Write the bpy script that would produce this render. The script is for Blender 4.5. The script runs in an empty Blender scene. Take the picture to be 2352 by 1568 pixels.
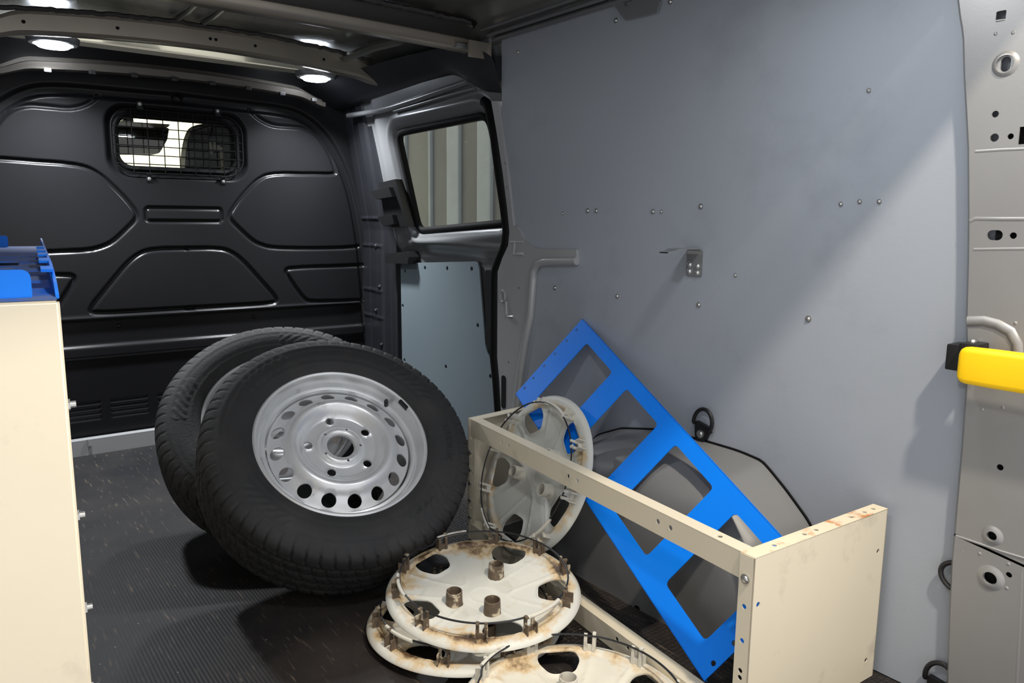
import bpy, bmesh, math, random
import numpy as np
from math import pi, sin, cos, radians
from mathutils import Vector, Matrix, geometry
random.seed(4)
rng = np.random.default_rng(4)
SC = bpy.context.scene
COL = SC.collection
CAMC=(0,0,0.9); CAMR=[[0.797991, 0.086731, -0.596396], [-0.602581, 0.131803, -0.787099], [0.010341, 0.987474, 0.15744]]; LENS=26.7857
# ---------------------------------------------------------------- camera
cd = bpy.data.cameras.new('camera'); cd.sensor_width = 36; cd.lens = LENS
cd.clip_start = .02; cd.clip_end = 60
cam = bpy.data.objects.new('camera', cd); COL.objects.link(cam)
m4 = Matrix.Identity(4)
for i in range(3):
    for j in range(3): m4[i][j] = CAMR[i][j]
    m4[i][3] = CAMC[i]
cam.matrix_world = m4
SC.camera = cam
# ---------------------------------------------------------------- light
SC.view_settings.view_transform = 'Standard'; SC.view_settings.look = 'None'
SC.view_settings.gamma = 1; SC.view_settings.exposure = 0.38
SC.view_settings.use_curve_mapping = False
w = bpy.data.worlds.new('world'); SC.world = w; w.use_nodes = True
w.node_tree.nodes['Background'].inputs[0].default_value = (.96, .97, 1.0, 1)
w.node_tree.nodes['Background'].inputs[1].default_value = .85

def area(name, loc, target, power, size, col=(1, 1, 1), shape='DISK', sy=None):
    l = bpy.data.lights.new(name, 'AREA'); l.energy = power; l.shape = shape; l.size = size; l.color = col
    if sy: l.size_y = sy
    o = bpy.data.objects.new(name, l); COL.objects.link(o); o.location = loc
    o.rotation_euler = (Vector(target) - Vector(loc)).to_track_quat('-Z', 'Y').to_euler()
    return o
# hall lamp above and behind the open rear doors
area('hall_lamp', (.75, -.33, 2.41), (.95, 1.0, .5), 45, .10, (1, .89, .73))
# the rear pair of roof lamps, above the frame
area('roof_lamp_light_right', (1.10, .72, 1.43), (1.10, .76, 0), 1.6, .12, (.93, .965, 1))
area('roof_lamp_light_left', (.45, .73, 1.435), (.45, .74, 0), 4.0, .12, (.95, .975, 1))
# hall lamp beyond the cab; added light brightening the hall wall beside the van
area('hall_lamp_front', (1.3, 6.9, 2.6), (1.4, 8.2, 1.5), 120, .8, (1, .97, .88))
area('hall_fill_side', (3.0, 2.0, 3.0), (3.3, 2.8, 1.0), 8, .6, (1, .97, .92))

# ---------------------------------------------------------------- materials
def lin(c):
    return tuple((x/12.92 if x <= .04045 else ((x+.055)/1.055)**2.4) for x in [v/255 for v in c]) + (1,)
def mat(name, c, rough=.5, metal=0., var=.06, vscale=6., bump=0., bscale=80., spec=.5, stain=None, stain_amt=.5, stain_scale=5., stain_lo=.55, stain_hi=.7, rvar=0., coat=0.):
    m = bpy.data.materials.new(name); m.use_nodes = True
    nt = m.node_tree; N = nt.nodes; L = nt.links; b = N['Principled BSDF']
    b.inputs['Roughness'].default_value = rough; b.inputs['Metallic'].default_value = metal
    b.inputs['Specular IOR Level'].default_value = spec
    b.inputs['Coat Weight'].default_value = coat
    tc = N.new('ShaderNodeTexCoord')
    n = N.new('ShaderNodeTexNoise'); n.inputs['Scale'].default_value = vscale; n.inputs['Detail'].default_value = 6
    L.new(tc.outputs['Object'], n.inputs['Vector'])
    r = N.new('ShaderNodeValToRGB'); base = lin(c)
    r.color_ramp.elements[0].position = .3; r.color_ramp.elements[1].position = .7
    r.color_ramp.elements[0].color = tuple(v*(1-var) for v in base[:3]) + (1,)
    r.color_ramp.elements[1].color = tuple(min(1, v*(1+var)) for v in base[:3]) + (1,)
    L.new(n.outputs['Fac'], r.inputs['Fac'])
    colout = r.outputs['Color']
    if stain:
        n2 = N.new('ShaderNodeTexNoise'); n2.inputs['Scale'].default_value = stain_scale; n2.inputs['Detail'].default_value = 9; n2.inputs['Roughness'].default_value = .65
        L.new(tc.outputs['Object'], n2.inputs['Vector'])
        mr = N.new('ShaderNodeMapRange'); mr.inputs['From Min'].default_value = stain_lo; mr.inputs['From Max'].default_value = stain_hi
        mr.inputs['To Max'].default_value = stain_amt
        L.new(n2.outputs['Fac'], mr.inputs['Value'])
        mx = N.new('ShaderNodeMix'); mx.data_type = 'RGBA'
        L.new(mr.outputs['Result'], mx.inputs['Factor']); L.new(colout, mx.inputs['A']); mx.inputs['B'].default_value = lin(stain)
        colout = mx.outputs['Result']
    L.new(colout, b.inputs['Base Color'])
    if rvar:
        mr2 = N.new('ShaderNodeMapRange'); mr2.inputs['To Min'].default_value = rough-rvar; mr2.inputs['To Max'].default_value = rough+rvar
        mr2.inputs['From Min'].default_value = .3; mr2.inputs['From Max'].default_value = .7
        L.new(n.outputs['Fac'], mr2.inputs['Value']); L.new(mr2.outputs['Result'], b.inputs['Roughness'])
    if bump:
        n3 = N.new('ShaderNodeTexNoise'); n3.inputs['Scale'].default_value = bscale; n3.inputs['Detail'].default_value = 3
        L.new(tc.outputs['Object'], n3.inputs['Vector'])
        bp = N.new('ShaderNodeBump'); bp.inputs['Strength'].default_value = bump; bp.inputs['Distance'].default_value = .002
        L.new(n3.outputs['Fac'], bp.inputs['Height']); L.new(bp.outputs['Normal'], b.inputs['Normal'])
    m['base'] = 1
    return m
def emis(name, c, s):
    m = bpy.data.materials.new(name); m.use_nodes = True
    b = m.node_tree.nodes['Principled BSDF']; b.inputs['Base Color'].default_value = lin(c)
    b.inputs['Emission Color'].default_value = lin(c); b.inputs['Emission Strength'].default_value = s
    return m

M = {}
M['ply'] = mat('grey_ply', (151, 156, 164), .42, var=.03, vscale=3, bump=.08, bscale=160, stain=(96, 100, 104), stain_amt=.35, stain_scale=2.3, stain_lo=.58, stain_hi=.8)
M['char'] = mat('charcoal_paint', (22, 22, 24), .32, var=.05, spec=.2, bump=.03, bscale=300, stain=(150, 150, 150), stain_amt=.25, stain_scale=26, stain_lo=.76, stain_hi=.8)
M['dark'] = mat('dark_trim', (30, 31, 35), .38, var=.08)
M['black'] = mat('black_plastic', (20, 20, 21), .45, var=.1)
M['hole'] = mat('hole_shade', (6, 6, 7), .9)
M['roof'] = mat('roof_paint', (118, 119, 114), .24, metal=.4, var=.06, vscale=4, coat=.2)
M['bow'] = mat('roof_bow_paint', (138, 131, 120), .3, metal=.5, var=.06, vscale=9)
M['sealant'] = mat('seam_sealant', (52, 50, 48), .6, bump=.8, bscale=260)
M['silver'] = mat('silver_paint', (136, 138, 140), .3, metal=.5, var=.04)
M['silver2'] = mat('post_silver_paint', (160, 161, 162), .36, metal=.2, var=.04)
M['bowd'] = mat('header_paint', (80, 76, 70), .4, metal=.5)
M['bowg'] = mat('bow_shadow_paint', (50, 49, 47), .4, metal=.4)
M['rib'] = mat('hall_rib', (150, 160, 172), .6)
M['rail'] = mat('edge_rail_paint', (110, 110, 112), .35, metal=.3)
M['pillar'] = mat('pillar_paint', (150, 149, 148), .42, metal=.45, var=.04, vscale=8, bump=.04, bscale=220, stain=(205, 205, 203), stain_amt=.35, stain_scale=30, stain_lo=.68, stain_hi=.72)
M['rimm'] = mat('wheel_silver', (226, 227, 228), .3, metal=.45, var=.05, vscale=20, stain=(90, 86, 80), stain_amt=.5, stain_scale=14, stain_lo=.64, stain_hi=.74)
M['steel'] = mat('zinc_steel', (190, 190, 188), .28, metal=.9)
M['cream'] = mat('cream_enamel', (212, 202, 180), .45, var=.03, vscale=4, bump=.05, stain=(120, 108, 94), stain_amt=.5, stain_scale=8, stain_lo=.58, stain_hi=.82)
M['creamr'] = mat('rusted_cream_enamel', (216, 204, 178), .5, var=.04, stain=(186, 108, 26), stain_amt=.95, stain_scale=17, stain_lo=.53, stain_hi=.64, bump=.1)
M['blue'] = mat('blue_enamel', (4, 120, 232), .42, var=.04, vscale=4, bump=.04, bscale=300, spec=.3)
M['bluew'] = mat('worn_blue_enamel', (24, 88, 180), .62, spec=.2, var=.1, vscale=20, stain=(92, 96, 104), stain_amt=.8, stain_scale=13, stain_lo=.46, stain_hi=.6)
M['yellow'] = mat('yellow_plastic', (250, 200, 4), .45, var=.05, vscale=8, bump=.1, bscale=60)
M['wire'] = mat('black_wire', (14, 14, 15), .55, spec=.12)
M['seal'] = mat('rubber_seal', (12, 12, 13), .65, spec=.15)
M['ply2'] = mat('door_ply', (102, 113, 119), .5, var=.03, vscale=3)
M['arch'] = mat('arch_grey', (108, 109, 110), .42, var=.05, vscale=3)
M['outer'] = mat('hall_wall_panel', (108, 110, 114), .7, var=.05)
M['outerw'] = mat('hall_wall_white', (236, 234, 216), .8, var=.02)
M['grey'] = mat('grey_fabric', (150, 147, 136), .8, var=.08)
M['white'] = mat('white_print', (225, 225, 220), .5)

def tyre_mat():
    m = mat('tyre_rubber', (37, 37, 38), .72, var=.12, vscale=14, bump=.35, bscale=140, stain=(66, 63, 58), stain_amt=.35, stain_scale=9, stain_lo=.52, stain_hi=.72)
    return m
M['tyre'] = tyre_mat()

def cap_mat(name, sh, c0):
    m = bpy.data.materials.new(name); m.use_nodes = True
    nt = m.node_tree; N = nt.nodes; L = nt.links; b = N['Principled BSDF']; b.inputs['Roughness'].default_value = .5
    tc = N.new('ShaderNodeTexCoord'); oi = N.new('ShaderNodeObjectInfo')
    sep = N.new('ShaderNodeSeparateXYZ'); L.new(tc.outputs['Object'], sep.inputs[0])
    v2 = N.new('ShaderNodeCombineXYZ'); L.new(sep.outputs[0], v2.inputs[0]); L.new(sep.outputs[1], v2.inputs[1])
    ln = N.new('ShaderNodeVectorMath'); ln.operation = 'LENGTH'; L.new(v2.outputs[0], ln.inputs[0])
    add = N.new('ShaderNodeVectorMath'); add.operation = 'ADD'; L.new(tc.outputs['Object'], add.inputs[0])
    sc = N.new('ShaderNodeVectorMath'); sc.operation = 'SCALE'; sc.inputs['Scale'].default_value = 9
    cx = N.new('ShaderNodeCombineXYZ'); L.new(oi.outputs['Random'], cx.inputs[0]); L.new(oi.outputs['Random'], cx.inputs[1])
    L.new(cx.outputs[0], sc.inputs[0]); L.new(sc.outputs[0], add.inputs[1])
    # broad grime, streaky grime near the collar
    n = N.new('ShaderNodeTexNoise'); n.inputs['Scale'].default_value = 10; n.inputs['Detail'].default_value = 9; n.inputs['Roughness'].default_value = .7
    L.new(add.outputs[0], n.inputs['Vector'])
    ring = N.new('ShaderNodeMapRange'); ring.inputs['From Min'].default_value = .115; ring.inputs['From Max'].default_value = .19; ring.inputs['To Min'].default_value = -.18+sh; ring.inputs['To Max'].default_value = .12+sh
    L.new(ln.outputs['Value'], ring.inputs['Value'])
    ring2 = N.new('ShaderNodeMapRange'); ring2.inputs['From Min'].default_value = .192; ring2.inputs['From Max'].default_value = .214; ring2.inputs['To Min'].default_value = .0; ring2.inputs['To Max'].default_value = -.17
    L.new(ln.outputs['Value'], ring2.inputs['Value'])
    s = N.new('ShaderNodeMath'); s.operation = 'ADD'; L.new(n.outputs['Fac'], s.inputs[0]); L.new(ring.outputs[0], s.inputs[1])
    s2 = N.new('ShaderNodeMath'); s2.operation = 'ADD'; L.new(s.outputs[0], s2.inputs[0]); L.new(ring2.outputs[0], s2.inputs[1])
    r = N.new('ShaderNodeValToRGB'); e = r.color_ramp.elements
    e[0].position = .46; e[0].color = lin(c0); e[1].position = .58; e[1].color = lin((196, 172, 134))
    x = e.new(.68); x.color = lin((96, 72, 50)); x = e.new(.78); x.color = lin((40, 32, 27))
    L.new(s2.outputs[0], r.inputs['Fac'])
    L.new(r.outputs['Color'], b.inputs['Base Color'])
    return m
M['cap'] = cap_mat('hubcap_plastic', 0, (202, 201, 192)); M['capc'] = cap_mat('hubcap_plastic_clean', -.09, (190, 190, 183)); M['capf'] = cap_mat('hubcap_plastic_cream', -.05, (208, 203, 188))
M['capd'] = mat('hubcap_grime', (92, 78, 63), .7, var=.3, vscale=60, stain=(190, 178, 155), stain_amt=.8, stain_scale=40, stain_lo=.55, stain_hi=.62)
M['capl'] = mat('hubcap_clean', (200, 196, 184), .5, var=.05, stain=(90, 75, 58), stain_amt=.6, stain_scale=30, stain_lo=.56, stain_hi=.7)

def mat_floor(name, ribs):
    m = bpy.data.materials.new(name); m.use_nodes = True
    nt = m.node_tree; N = nt.nodes; L = nt.links; b = N['Principled BSDF']; b.inputs['Roughness'].default_value = .55; b.inputs['Specular IOR Level'].default_value = .3
    tc = N.new('ShaderNodeTexCoord')
    n = N.new('ShaderNodeTexNoise'); n.inputs['Scale'].default_value = 2.2; n.inputs['Detail'].default_value = 10; n.inputs['Roughness'].default_value = .7
    L.new(tc.outputs['Object'], n.inputs['Vector'])
    r = N.new('ShaderNodeValToRGB'); e = r.color_ramp.elements
    e[0].position = .42; e[1].position = .72
    e[0].color = lin((23, 23, 26) if ribs else (28, 26, 26)); e[1].color = lin((46, 44, 43) if ribs else (68, 60, 54))
    L.new(n.outputs['Fac'], r.inputs['Fac'])
    # scratches: stretched fine noise
    mp = N.new('ShaderNodeMapping'); mp.inputs['Scale'].default_value = (46, 5, 1); mp.inputs['Rotation'].default_value = (0, 0, radians(28))
    L.new(tc.outputs['Object'], mp.inputs['Vector'])
    n2 = N.new('ShaderNodeTexNoise'); n2.inputs['Scale'].default_value = 2.5; n2.inputs['Detail'].default_value = 5
    L.new(mp.outputs[0], n2.inputs['Vector'])
    mr = N.new('ShaderNodeMapRange'); mr.inputs['From Min'].default_value = .61; mr.inputs['From Max'].default_value = .76; mr.inputs['To Max'].default_value = .5
    L.new(n2.outputs['Fac'], mr.inputs['Value'])
    mx = N.new('ShaderNodeMix'); mx.data_type = 'RGBA'; L.new(mr.outputs[0], mx.inputs['Factor']); L.new(r.outputs['Color'], mx.inputs['A']); mx.inputs['B'].default_value = lin((128, 112, 96))
    # crumbs
    vo = N.new('ShaderNodeTexVoronoi'); vo.inputs['Scale'].default_value = 34; vo.inputs['Randomness'].default_value = 1
    L.new(tc.outputs['Object'], vo.inputs['Vector'])
    lt = N.new('ShaderNodeMath'); lt.operation = 'LESS_THAN'; lt.inputs[1].default_value = .055; L.new(vo.outputs['Distance'], lt.inputs[0])
    ms = N.new('ShaderNodeMath'); ms.operation = 'MULTIPLY'; L.new(lt.outputs[0], ms.inputs[0])
    sg = N.new('ShaderNodeSeparateColor'); L.new(vo.outputs['Color'], sg.inputs[0])
    gt = N.new('ShaderNodeMath'); gt.operation = 'GREATER_THAN'; gt.inputs[1].default_value = .72; L.new(sg.outputs[0], gt.inputs[0]); L.new(gt.outputs[0], ms.inputs[1])
    mx2 = N.new('ShaderNodeMix'); mx2.data_type = 'RGBA'; L.new(ms.outputs[0], mx2.inputs['Factor']); L.new(mx.outputs['Result'], mx2.inputs['A']); mx2.inputs['B'].default_value = lin((150, 146, 138))
    L.new(mx2.outputs['Result'], b.inputs['Base Color'])
    bp = N.new('ShaderNodeBump'); bp.inputs['Strength'].default_value = .16; bp.inputs['Distance'].default_value = .002
    if ribs:
        wv = N.new('ShaderNodeTexWave'); wv.inputs['Scale'].default_value = 1/.011/ (2*pi) * 2*pi / 6.2832 * 2 ; wv.bands_direction = 'X'
        wv.inputs['Scale'].default_value = 42
        L.new(tc.outputs['Object'], wv.inputs['Vector'])
        sx = N.new('ShaderNodeSeparateXYZ'); L.new(tc.outputs['Object'], sx.inputs[0])
        wr = N.new('ShaderNodeMath'); wr.operation = 'MULTIPLY_ADD'; wr.inputs[1].default_value = .9; L.new(n.outputs['Fac'], wr.inputs[0]); L.new(sx.outputs[0], wr.inputs[2])
        wy = N.new('ShaderNodeMath'); wy.operation = 'MULTIPLY_ADD'; wy.inputs[1].default_value = -.22; L.new(sx.outputs[1], wy.inputs[0]); L.new(wr.outputs[0], wy.inputs[2])
        wm = N.new('ShaderNodeMapRange'); wm.inputs['From Min'].default_value = .50; wm.inputs['From Max'].default_value = .85; wm.inputs['To Min'].default_value = 1; wm.inputs['To Max'].default_value = .06
        L.new(wy.outputs[0], wm.inputs['Value'])
        hm = N.new('ShaderNodeMath'); hm.operation = 'MULTIPLY'; L.new(wv.outputs['Fac'], hm.inputs[0]); L.new(wm.outputs[0], hm.inputs[1]); L.new(hm.outputs[0], bp.inputs['Height'])
        wc = N.new('ShaderNodeMapRange'); wc.inputs['From Min'].default_value = .06; wc.inputs['From Max'].default_value = 1; wc.inputs['To Min'].default_value = .16; wc.inputs['To Max'].default_value = 0
        L.new(wm.outputs[0], wc.inputs['Value'])
        mw_ = N.new('ShaderNodeMix'); mw_.data_type = 'RGBA'; L.new(wc.outputs[0], mw_.inputs['Factor']); L.new(mx2.outputs['Result'], mw_.inputs['A']); mw_.inputs['B'].default_value = lin((74, 60, 50))
        L.new(mw_.outputs['Result'], b.inputs['Base Color'])
    else:
        v3 = N.new('ShaderNodeTexVoronoi'); v3.feature = 'DISTANCE_TO_EDGE'; v3.inputs['Scale'].default_value = 85; v3.inputs['Randomness'].default_value = .25
        L.new(tc.outputs['Object'], v3.inputs['Vector'])
        m3 = N.new('ShaderNodeMapRange'); m3.inputs['From Max'].default_value = .25; L.new(v3.outputs['Distance'], m3.inputs['Value'])
        L.new(m3.outputs[0], bp.inputs['Height']); bp.inputs['Strength'].default_value = .9
    L.new(bp.outputs[0], b.inputs['Normal'])
    return m
M['mat_ribs'] = mat_floor('ribbed_rubber', True)
M['hexfloor'] = mat_floor('antislip_floor', False)

def glass_mat(name, tint, rough=.02):
    m = bpy.data.materials.new(name); m.use_nodes = True
    nt = m.node_tree; N = nt.nodes; L = nt.links; N.remove(N['Principled BSDF'])
    tr = N.new('ShaderNodeBsdfTransparent'); tr.inputs[0].default_value = lin(tint)
    gl = N.new('ShaderNodeBsdfGlossy'); gl.inputs['Roughness'].default_value = rough
    mx = N.new('ShaderNodeMixShader'); mx.inputs[0].default_value = .05; L.new(tr.outputs[0], mx.inputs[1]); L.new(gl.outputs[0], mx.inputs[2])
    L.new(mx.outputs[0], N['Material Output'].inputs['Surface'])
    return m
M['glass'] = glass_mat('tinted_glass', (226, 226, 218))
M['led'] = emis('led_diffuser', (238, 244, 255), 34)

# ---------------------------------------------------------------- helpers
def link(name, me, m=None, parent=None, smooth=False):
    o = bpy.data.objects.new(name, me); COL.objects.link(o)
    if m is not None:
        me.materials.clear(); me.materials.append(m)
    if parent is not None: o.parent = parent
    if smooth:
        me.polygons.foreach_set('use_smooth', [True]*len(me.polygons))
        try: me.set_sharp_from_angle(angle=radians(38 if smooth is True else smooth))
        except Exception: pass
    return o
def from_bm(name, bm, m, parent=None, smooth=False):
    me = bpy.data.meshes.new(name); bm.normal_update(); bm.to_mesh(me); bm.free()
    return link(name, me, m, parent, smooth)
def from_np(name, V, Fc, m, parent=None, smooth=False):
    me = bpy.data.meshes.new(name); me.from_pydata([tuple(map(float, v)) for v in V], [], [tuple(map(int, f)) for f in Fc])
    me.update()
    return link(name, me, m, parent, smooth)
def tag(o, label, cat, group=None):
    o['label'] = label; o['category'] = cat
    if group: o['group'] = group
    return o
def struct(o): o['kind'] = 'structure'; return o
def thing(name, label, cat, mw=None, group=None):
    o = bpy.data.objects.new(name, None); COL.objects.link(o); o.empty_display_size = .05
    if mw is not None: o.matrix_world = mw
    return tag(o, label, cat, group)
def B(): return bmesh.new()
def box(bm, c, s, rot=None, bev=0.):
    r = bmesh.ops.create_cube(bm, size=1); vs = r['verts']
    bmesh.ops.scale(bm, vec=Vector(s), verts=vs)
    if bev:
        es = {e for v in vs for e in v.link_edges}
        rr = bmesh.ops.bevel(bm, geom=list(es), offset=bev, segments=2, affect='EDGES', profile=.7)
        vs = list({v for f in rr['faces'] for v in f.verts} | {v for v in vs if v.is_valid})
    if rot is not None: bmesh.ops.rotate(bm, cent=(0, 0, 0), matrix=rot, verts=vs)
    bmesh.ops.translate(bm, vec=Vector(c), verts=vs)
    return vs
def frame_m(loc, z, x=None):
    z = Vector(z).normalized()
    if x is None: x = Vector((1, 0, 0)) if abs(z.x) < .9 else Vector((0, 1, 0))
    x = Vector(x); x = (x - z*x.dot(z)).normalized(); y = z.cross(x)
    m = Matrix.Identity(4)
    for i in range(3): m[i][0] = x[i]; m[i][1] = y[i]; m[i][2] = z[i]; m[i][3] = loc[i]
    return m
def cyl(bm, p, axis, r, h, seg=16, r2=None, cap=True):
    rr = bmesh.ops.create_cone(bm, cap_ends=cap, segments=seg, radius1=r, radius2=r if r2 is None else r2, depth=h)
    mm = frame_m(Vector(p) + Vector(axis).normalized()*h/2, axis)
    bmesh.ops.transform(bm, matrix=mm, verts=rr['verts']); return rr['verts']
def dome(bm, p, axis, r, h, seg=12, rings=3):
    mm = frame_m(p, axis); prev = None
    top = bm.verts.new(mm @ Vector((0, 0, h)))
    for k in range(rings, 0, -1):
        pass
    for k in range(rings+1):
        a = k/(rings)*pi/2
        if k == rings: break
        ring = [bm.verts.new(mm @ Vector((r*cos(a)*cos(t), r*cos(a)*sin(t), h*sin(a)))) for t in np.linspace(0, 2*pi, seg, endpoint=False)]
        if prev:
            for i in range(seg): bm.faces.new((prev[i], prev[(i+1) % seg], ring[(i+1) % seg], ring[i]))
        prev = ring
    for i in range(seg): bm.faces.new((prev[i], prev[(i+1) % seg], top))
def tube(bm, P, r, seg=8, closed=False, rs=None):
    P = [Vector(p) for p in P]; n = len(P); rings = []
    t0 = None; nrm = None
    for i in range(n):
        if closed: t = (P[(i+1) % n] - P[i-1])
        else: t = P[min(i+1, n-1)] - P[max(i-1, 0)]
        t.normalize()
        if nrm is None:
            nrm = t.orthogonal().normalized()
        else:
            nrm = (nrm - t*nrm.dot(t)).normalized()
        bn = t.cross(nrm); rr = rs[i] if rs else r
        rings.append([bm.verts.new(P[i] + rr*(cos(a)*nrm + sin(a)*bn)) for a in np.linspace(0, 2*pi, seg, endpoint=False)])
    m = n if closed else n-1
    for i in range(m):
        A, C = rings[i], rings[(i+1) % n]
        off = 0
        if closed and i == n-1:
            off = min(range(seg), key=lambda k: (A[0].co - C[k].co).length)
        for j in range(seg):
            bm.faces.new((A[j], A[(j+1) % seg], C[(j+1+off) % seg], C[(j+off) % seg]))
    if not closed:
        bm.faces.new(rings[0][::-1]); bm.faces.new(rings[-1])
def rrect(cx, cy, hw, hh, r, n=5):
    out = []
    for (sx, sy, a0) in ((1, 1, 0), (-1, 1, pi/2), (-1, -1, pi), (1, -1, 1.5*pi)):
        for k in range(n+1):
            a = a0 + k/n*pi/2
            out.append((cx + sx*(hw-r) + r*cos(a), cy + sy*(hh-r) + r*sin(a)))
    return out
def circ2(cx, cy, r, n=14): return [(cx + r*cos(a), cy + r*sin(a)) for a in np.linspace(0, 2*pi, n, endpoint=False)]
def chaikin(P, it=2, closed=False):
    P = [np.array(p, float) for p in P]
    for _ in range(it):
        Q = []; n = len(P)
        if not closed: Q.append(P[0])
        for i in range(n if closed else n-1):
            a, b = P[i], P[(i+1) % n]; Q += [a*.75+b*.25, a*.25+b*.75]
        if not closed: Q.append(P[-1])
        P = Q
    return [tuple(p) for p in P]
def cdt(outer, holes, inner=()):
    vs = []; ed = []
    for loop in [outer] + list(holes):
        k = len(vs); n = len(loop); vs += [Vector(p) for p in loop]; ed += [(k+i, k+(i+1) % n) for i in range(n)]
    vs += [Vector(p) for p in inner]
    v, e, f, *_ = geometry.delaunay_2d_cdt(vs, ed, [], 4, 1e-6)
    v = np.array([tuple(p) for p in v]); f = np.array([tuple(t) for t in f]); c = v[f].mean(1)
    keep = inside(c[:, 0], c[:, 1], outer)
    for h in holes:
        h = np.array(h); lo, hi = h.min(0), h.max(0)
        k = np.where((c[:, 0] > lo[0]) & (c[:, 0] < hi[0]) & (c[:, 1] > lo[1]) & (c[:, 1] < hi[1]))[0]
        if len(k): keep[k] &= ~inside(c[k, 0], c[k, 1], h)
    return v, [tuple(int(i) for i in t) for t in f[keep]]
def plate(name, outer, holes, th, fn, m, parent=None, bev=0., smooth=False):
    """flat sheet: 2D outline with holes, thickness th, fn(u, v, w) -> xyz; w from 0 (front) to th (back)"""
    v, f = cdt(outer, holes); n = len(v)
    V = [fn(p[0], p[1], 0) for p in v] + [fn(p[0], p[1], th) for p in v]
    Fc = [t for t in f] + [tuple(i+n for i in t[::-1]) for t in f]
    cnt = {}
    for t in f:
        for i in range(len(t)):
            a, b = t[i], t[(i+1) % len(t)]; cnt[(a, b)] = 1
    for (a, b) in list(cnt):
        if (b, a) not in cnt: Fc.append((b, a, a+n, b+n))
    bm = B(); bv = [bm.verts.new(p) for p in V]
    for t in Fc:
        try: bm.faces.new([bv[i] for i in t])
        except ValueError: pass
    bmesh.ops.recalc_face_normals(bm, faces=bm.faces)
    return from_bm(name, bm, m, parent, smooth)
def polydist(X, Y, poly, closed=False):
    P = np.array(poly); A = P if closed else P[:-1]; C = np.roll(P, -1, 0) if closed else P[1:]
    d = np.full(X.shape, 1e9)
    for (a, b) in zip(A, C):
        ab = b-a; t = np.clip(((X-a[0])*ab[0] + (Y-a[1])*ab[1])/(ab@ab+1e-12), 0, 1)
        d = np.minimum(d, np.hypot(X-a[0]-t*ab[0], Y-a[1]-t*ab[1]))
    return d
def inside(X, Y, poly):
    P = np.array(poly); r = np.zeros(X.shape, bool); n = len(P)
    for i in range(n):
        x1, y1 = P[i]; x2, y2 = P[(i+1) % n]
        c = ((y1 > Y) != (y2 > Y)) & (X < (x2-x1)*(Y-y1)/(y2-y1+1e-15)+x1); r ^= c
    return r
def sd(X, Y, poly):
    d = polydist(X, Y, poly, True); return np.where(inside(X, Y, poly), -d, d)
def sstep(a, b, x):
    t = np.clip((x-a)/(b-a), 0, 1); return t*t*(3-2*t)
def skin(name, ua, ub, va, vb, st, fn, m, parent=None, mask=None):
    """relief sheet on a regular grid; fn(U,V) -> x,y,z arrays; mask(U,V) True = cut away"""
    nu = int((ub-ua)/st)+1; nv = int((vb-va)/st)+1
    U, V = np.meshgrid(np.linspace(ua, ub, nu), np.linspace(va, vb, nv), indexing='ij')
    x, y, z = fn(U, V); co = np.stack([x, y, z], -1).reshape(-1, 3)
    idx = np.arange(nu*nv).reshape(nu, nv)
    q = np.stack([idx[:-1, :-1], idx[1:, :-1], idx[1:, 1:], idx[:-1, 1:]], -1)
    if mask is not None:
        mk = mask(U, V); cut = mk[:-1, :-1] | mk[1:, :-1] | mk[1:, 1:] | mk[:-1, 1:]
        q = q[~cut]
    q = q.reshape(-1, 4)
    used = np.unique(q); re = np.zeros(nu*nv, int); re[used] = np.arange(len(used)); co = co[used]; q = re[q]
    me = bpy.data.meshes.new(name); me.vertices.add(len(co)); me.vertices.foreach_set('co', co.astype(np.float32).ravel())
    me.loops.add(q.size); me.loops.foreach_set('vertex_index', q.astype(np.int32).ravel())
    me.polygons.add(len(q)); me.polygons.foreach_set('loop_start', (np.arange(len(q))*4).astype(np.int32)); me.polygons.foreach_set('loop_total', np.full(len(q), 4, np.int32))
    me.update(); me.validate()
    o = link(name, me, m, parent); me.polygons.foreach_set('use_smooth', [True]*len(me.polygons)); return o
def loft(name, rows, m, parent=None, smooth=30, closed=False):
    n = len(rows[0]); V = [p for r in rows for p in r]; Fc = []
    for i in range(len(rows)-1):
        for j in range(n if closed else n-1):
            k = (j+1) % n; Fc.append((i*n+j, i*n+k, (i+1)*n+k, (i+1)*n+j))
    return from_np(name, V, Fc, m, parent, smooth)
def resample(P, n):
    P = np.array(P, float); d = np.r_[0, np.cumsum(np.hypot(*np.diff(P, axis=0).T)) if P.shape[1] == 2 else np.cumsum(np.linalg.norm(np.diff(P, axis=0), axis=1))]
    t = np.linspace(0, d[-1], n); return np.stack([np.interp(t, d, P[:, k]) for k in range(P.shape[1])], -1)
def lathe(bm, prof, seg=96, fn=None, close=False):
    """prof: (r, h) list around local z"""
    rings = []
    for (r, h) in prof:
        rings.append([bm.verts.new((r*cos(a), r*sin(a), h)) for a in np.linspace(0, 2*pi, seg, endpoint=False)])
    k = len(rings) if close else len(rings)-1
    for i in range(k):
        A, C = rings[i], rings[(i+1) % len(rings)]
        for j in range(seg): bm.faces.new((A[j], A[(j+1) % seg], C[(j+1) % seg], C[j]))
    return rings
def copy_tree(o, parent=None):
    c = o.copy(); COL.objects.link(c)
    if parent is not None: c.parent = parent
    for ch in list(o.children): copy_tree(ch, c)
    return c
def place(o, mw): o.matrix_world = mw

XW, YB, BC = 1.4555, 3.224, .81          # right lining plane, bulkhead plane, van centre line
def mirror(P): return [(2*BC-x, z) for x, z in P]

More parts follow.
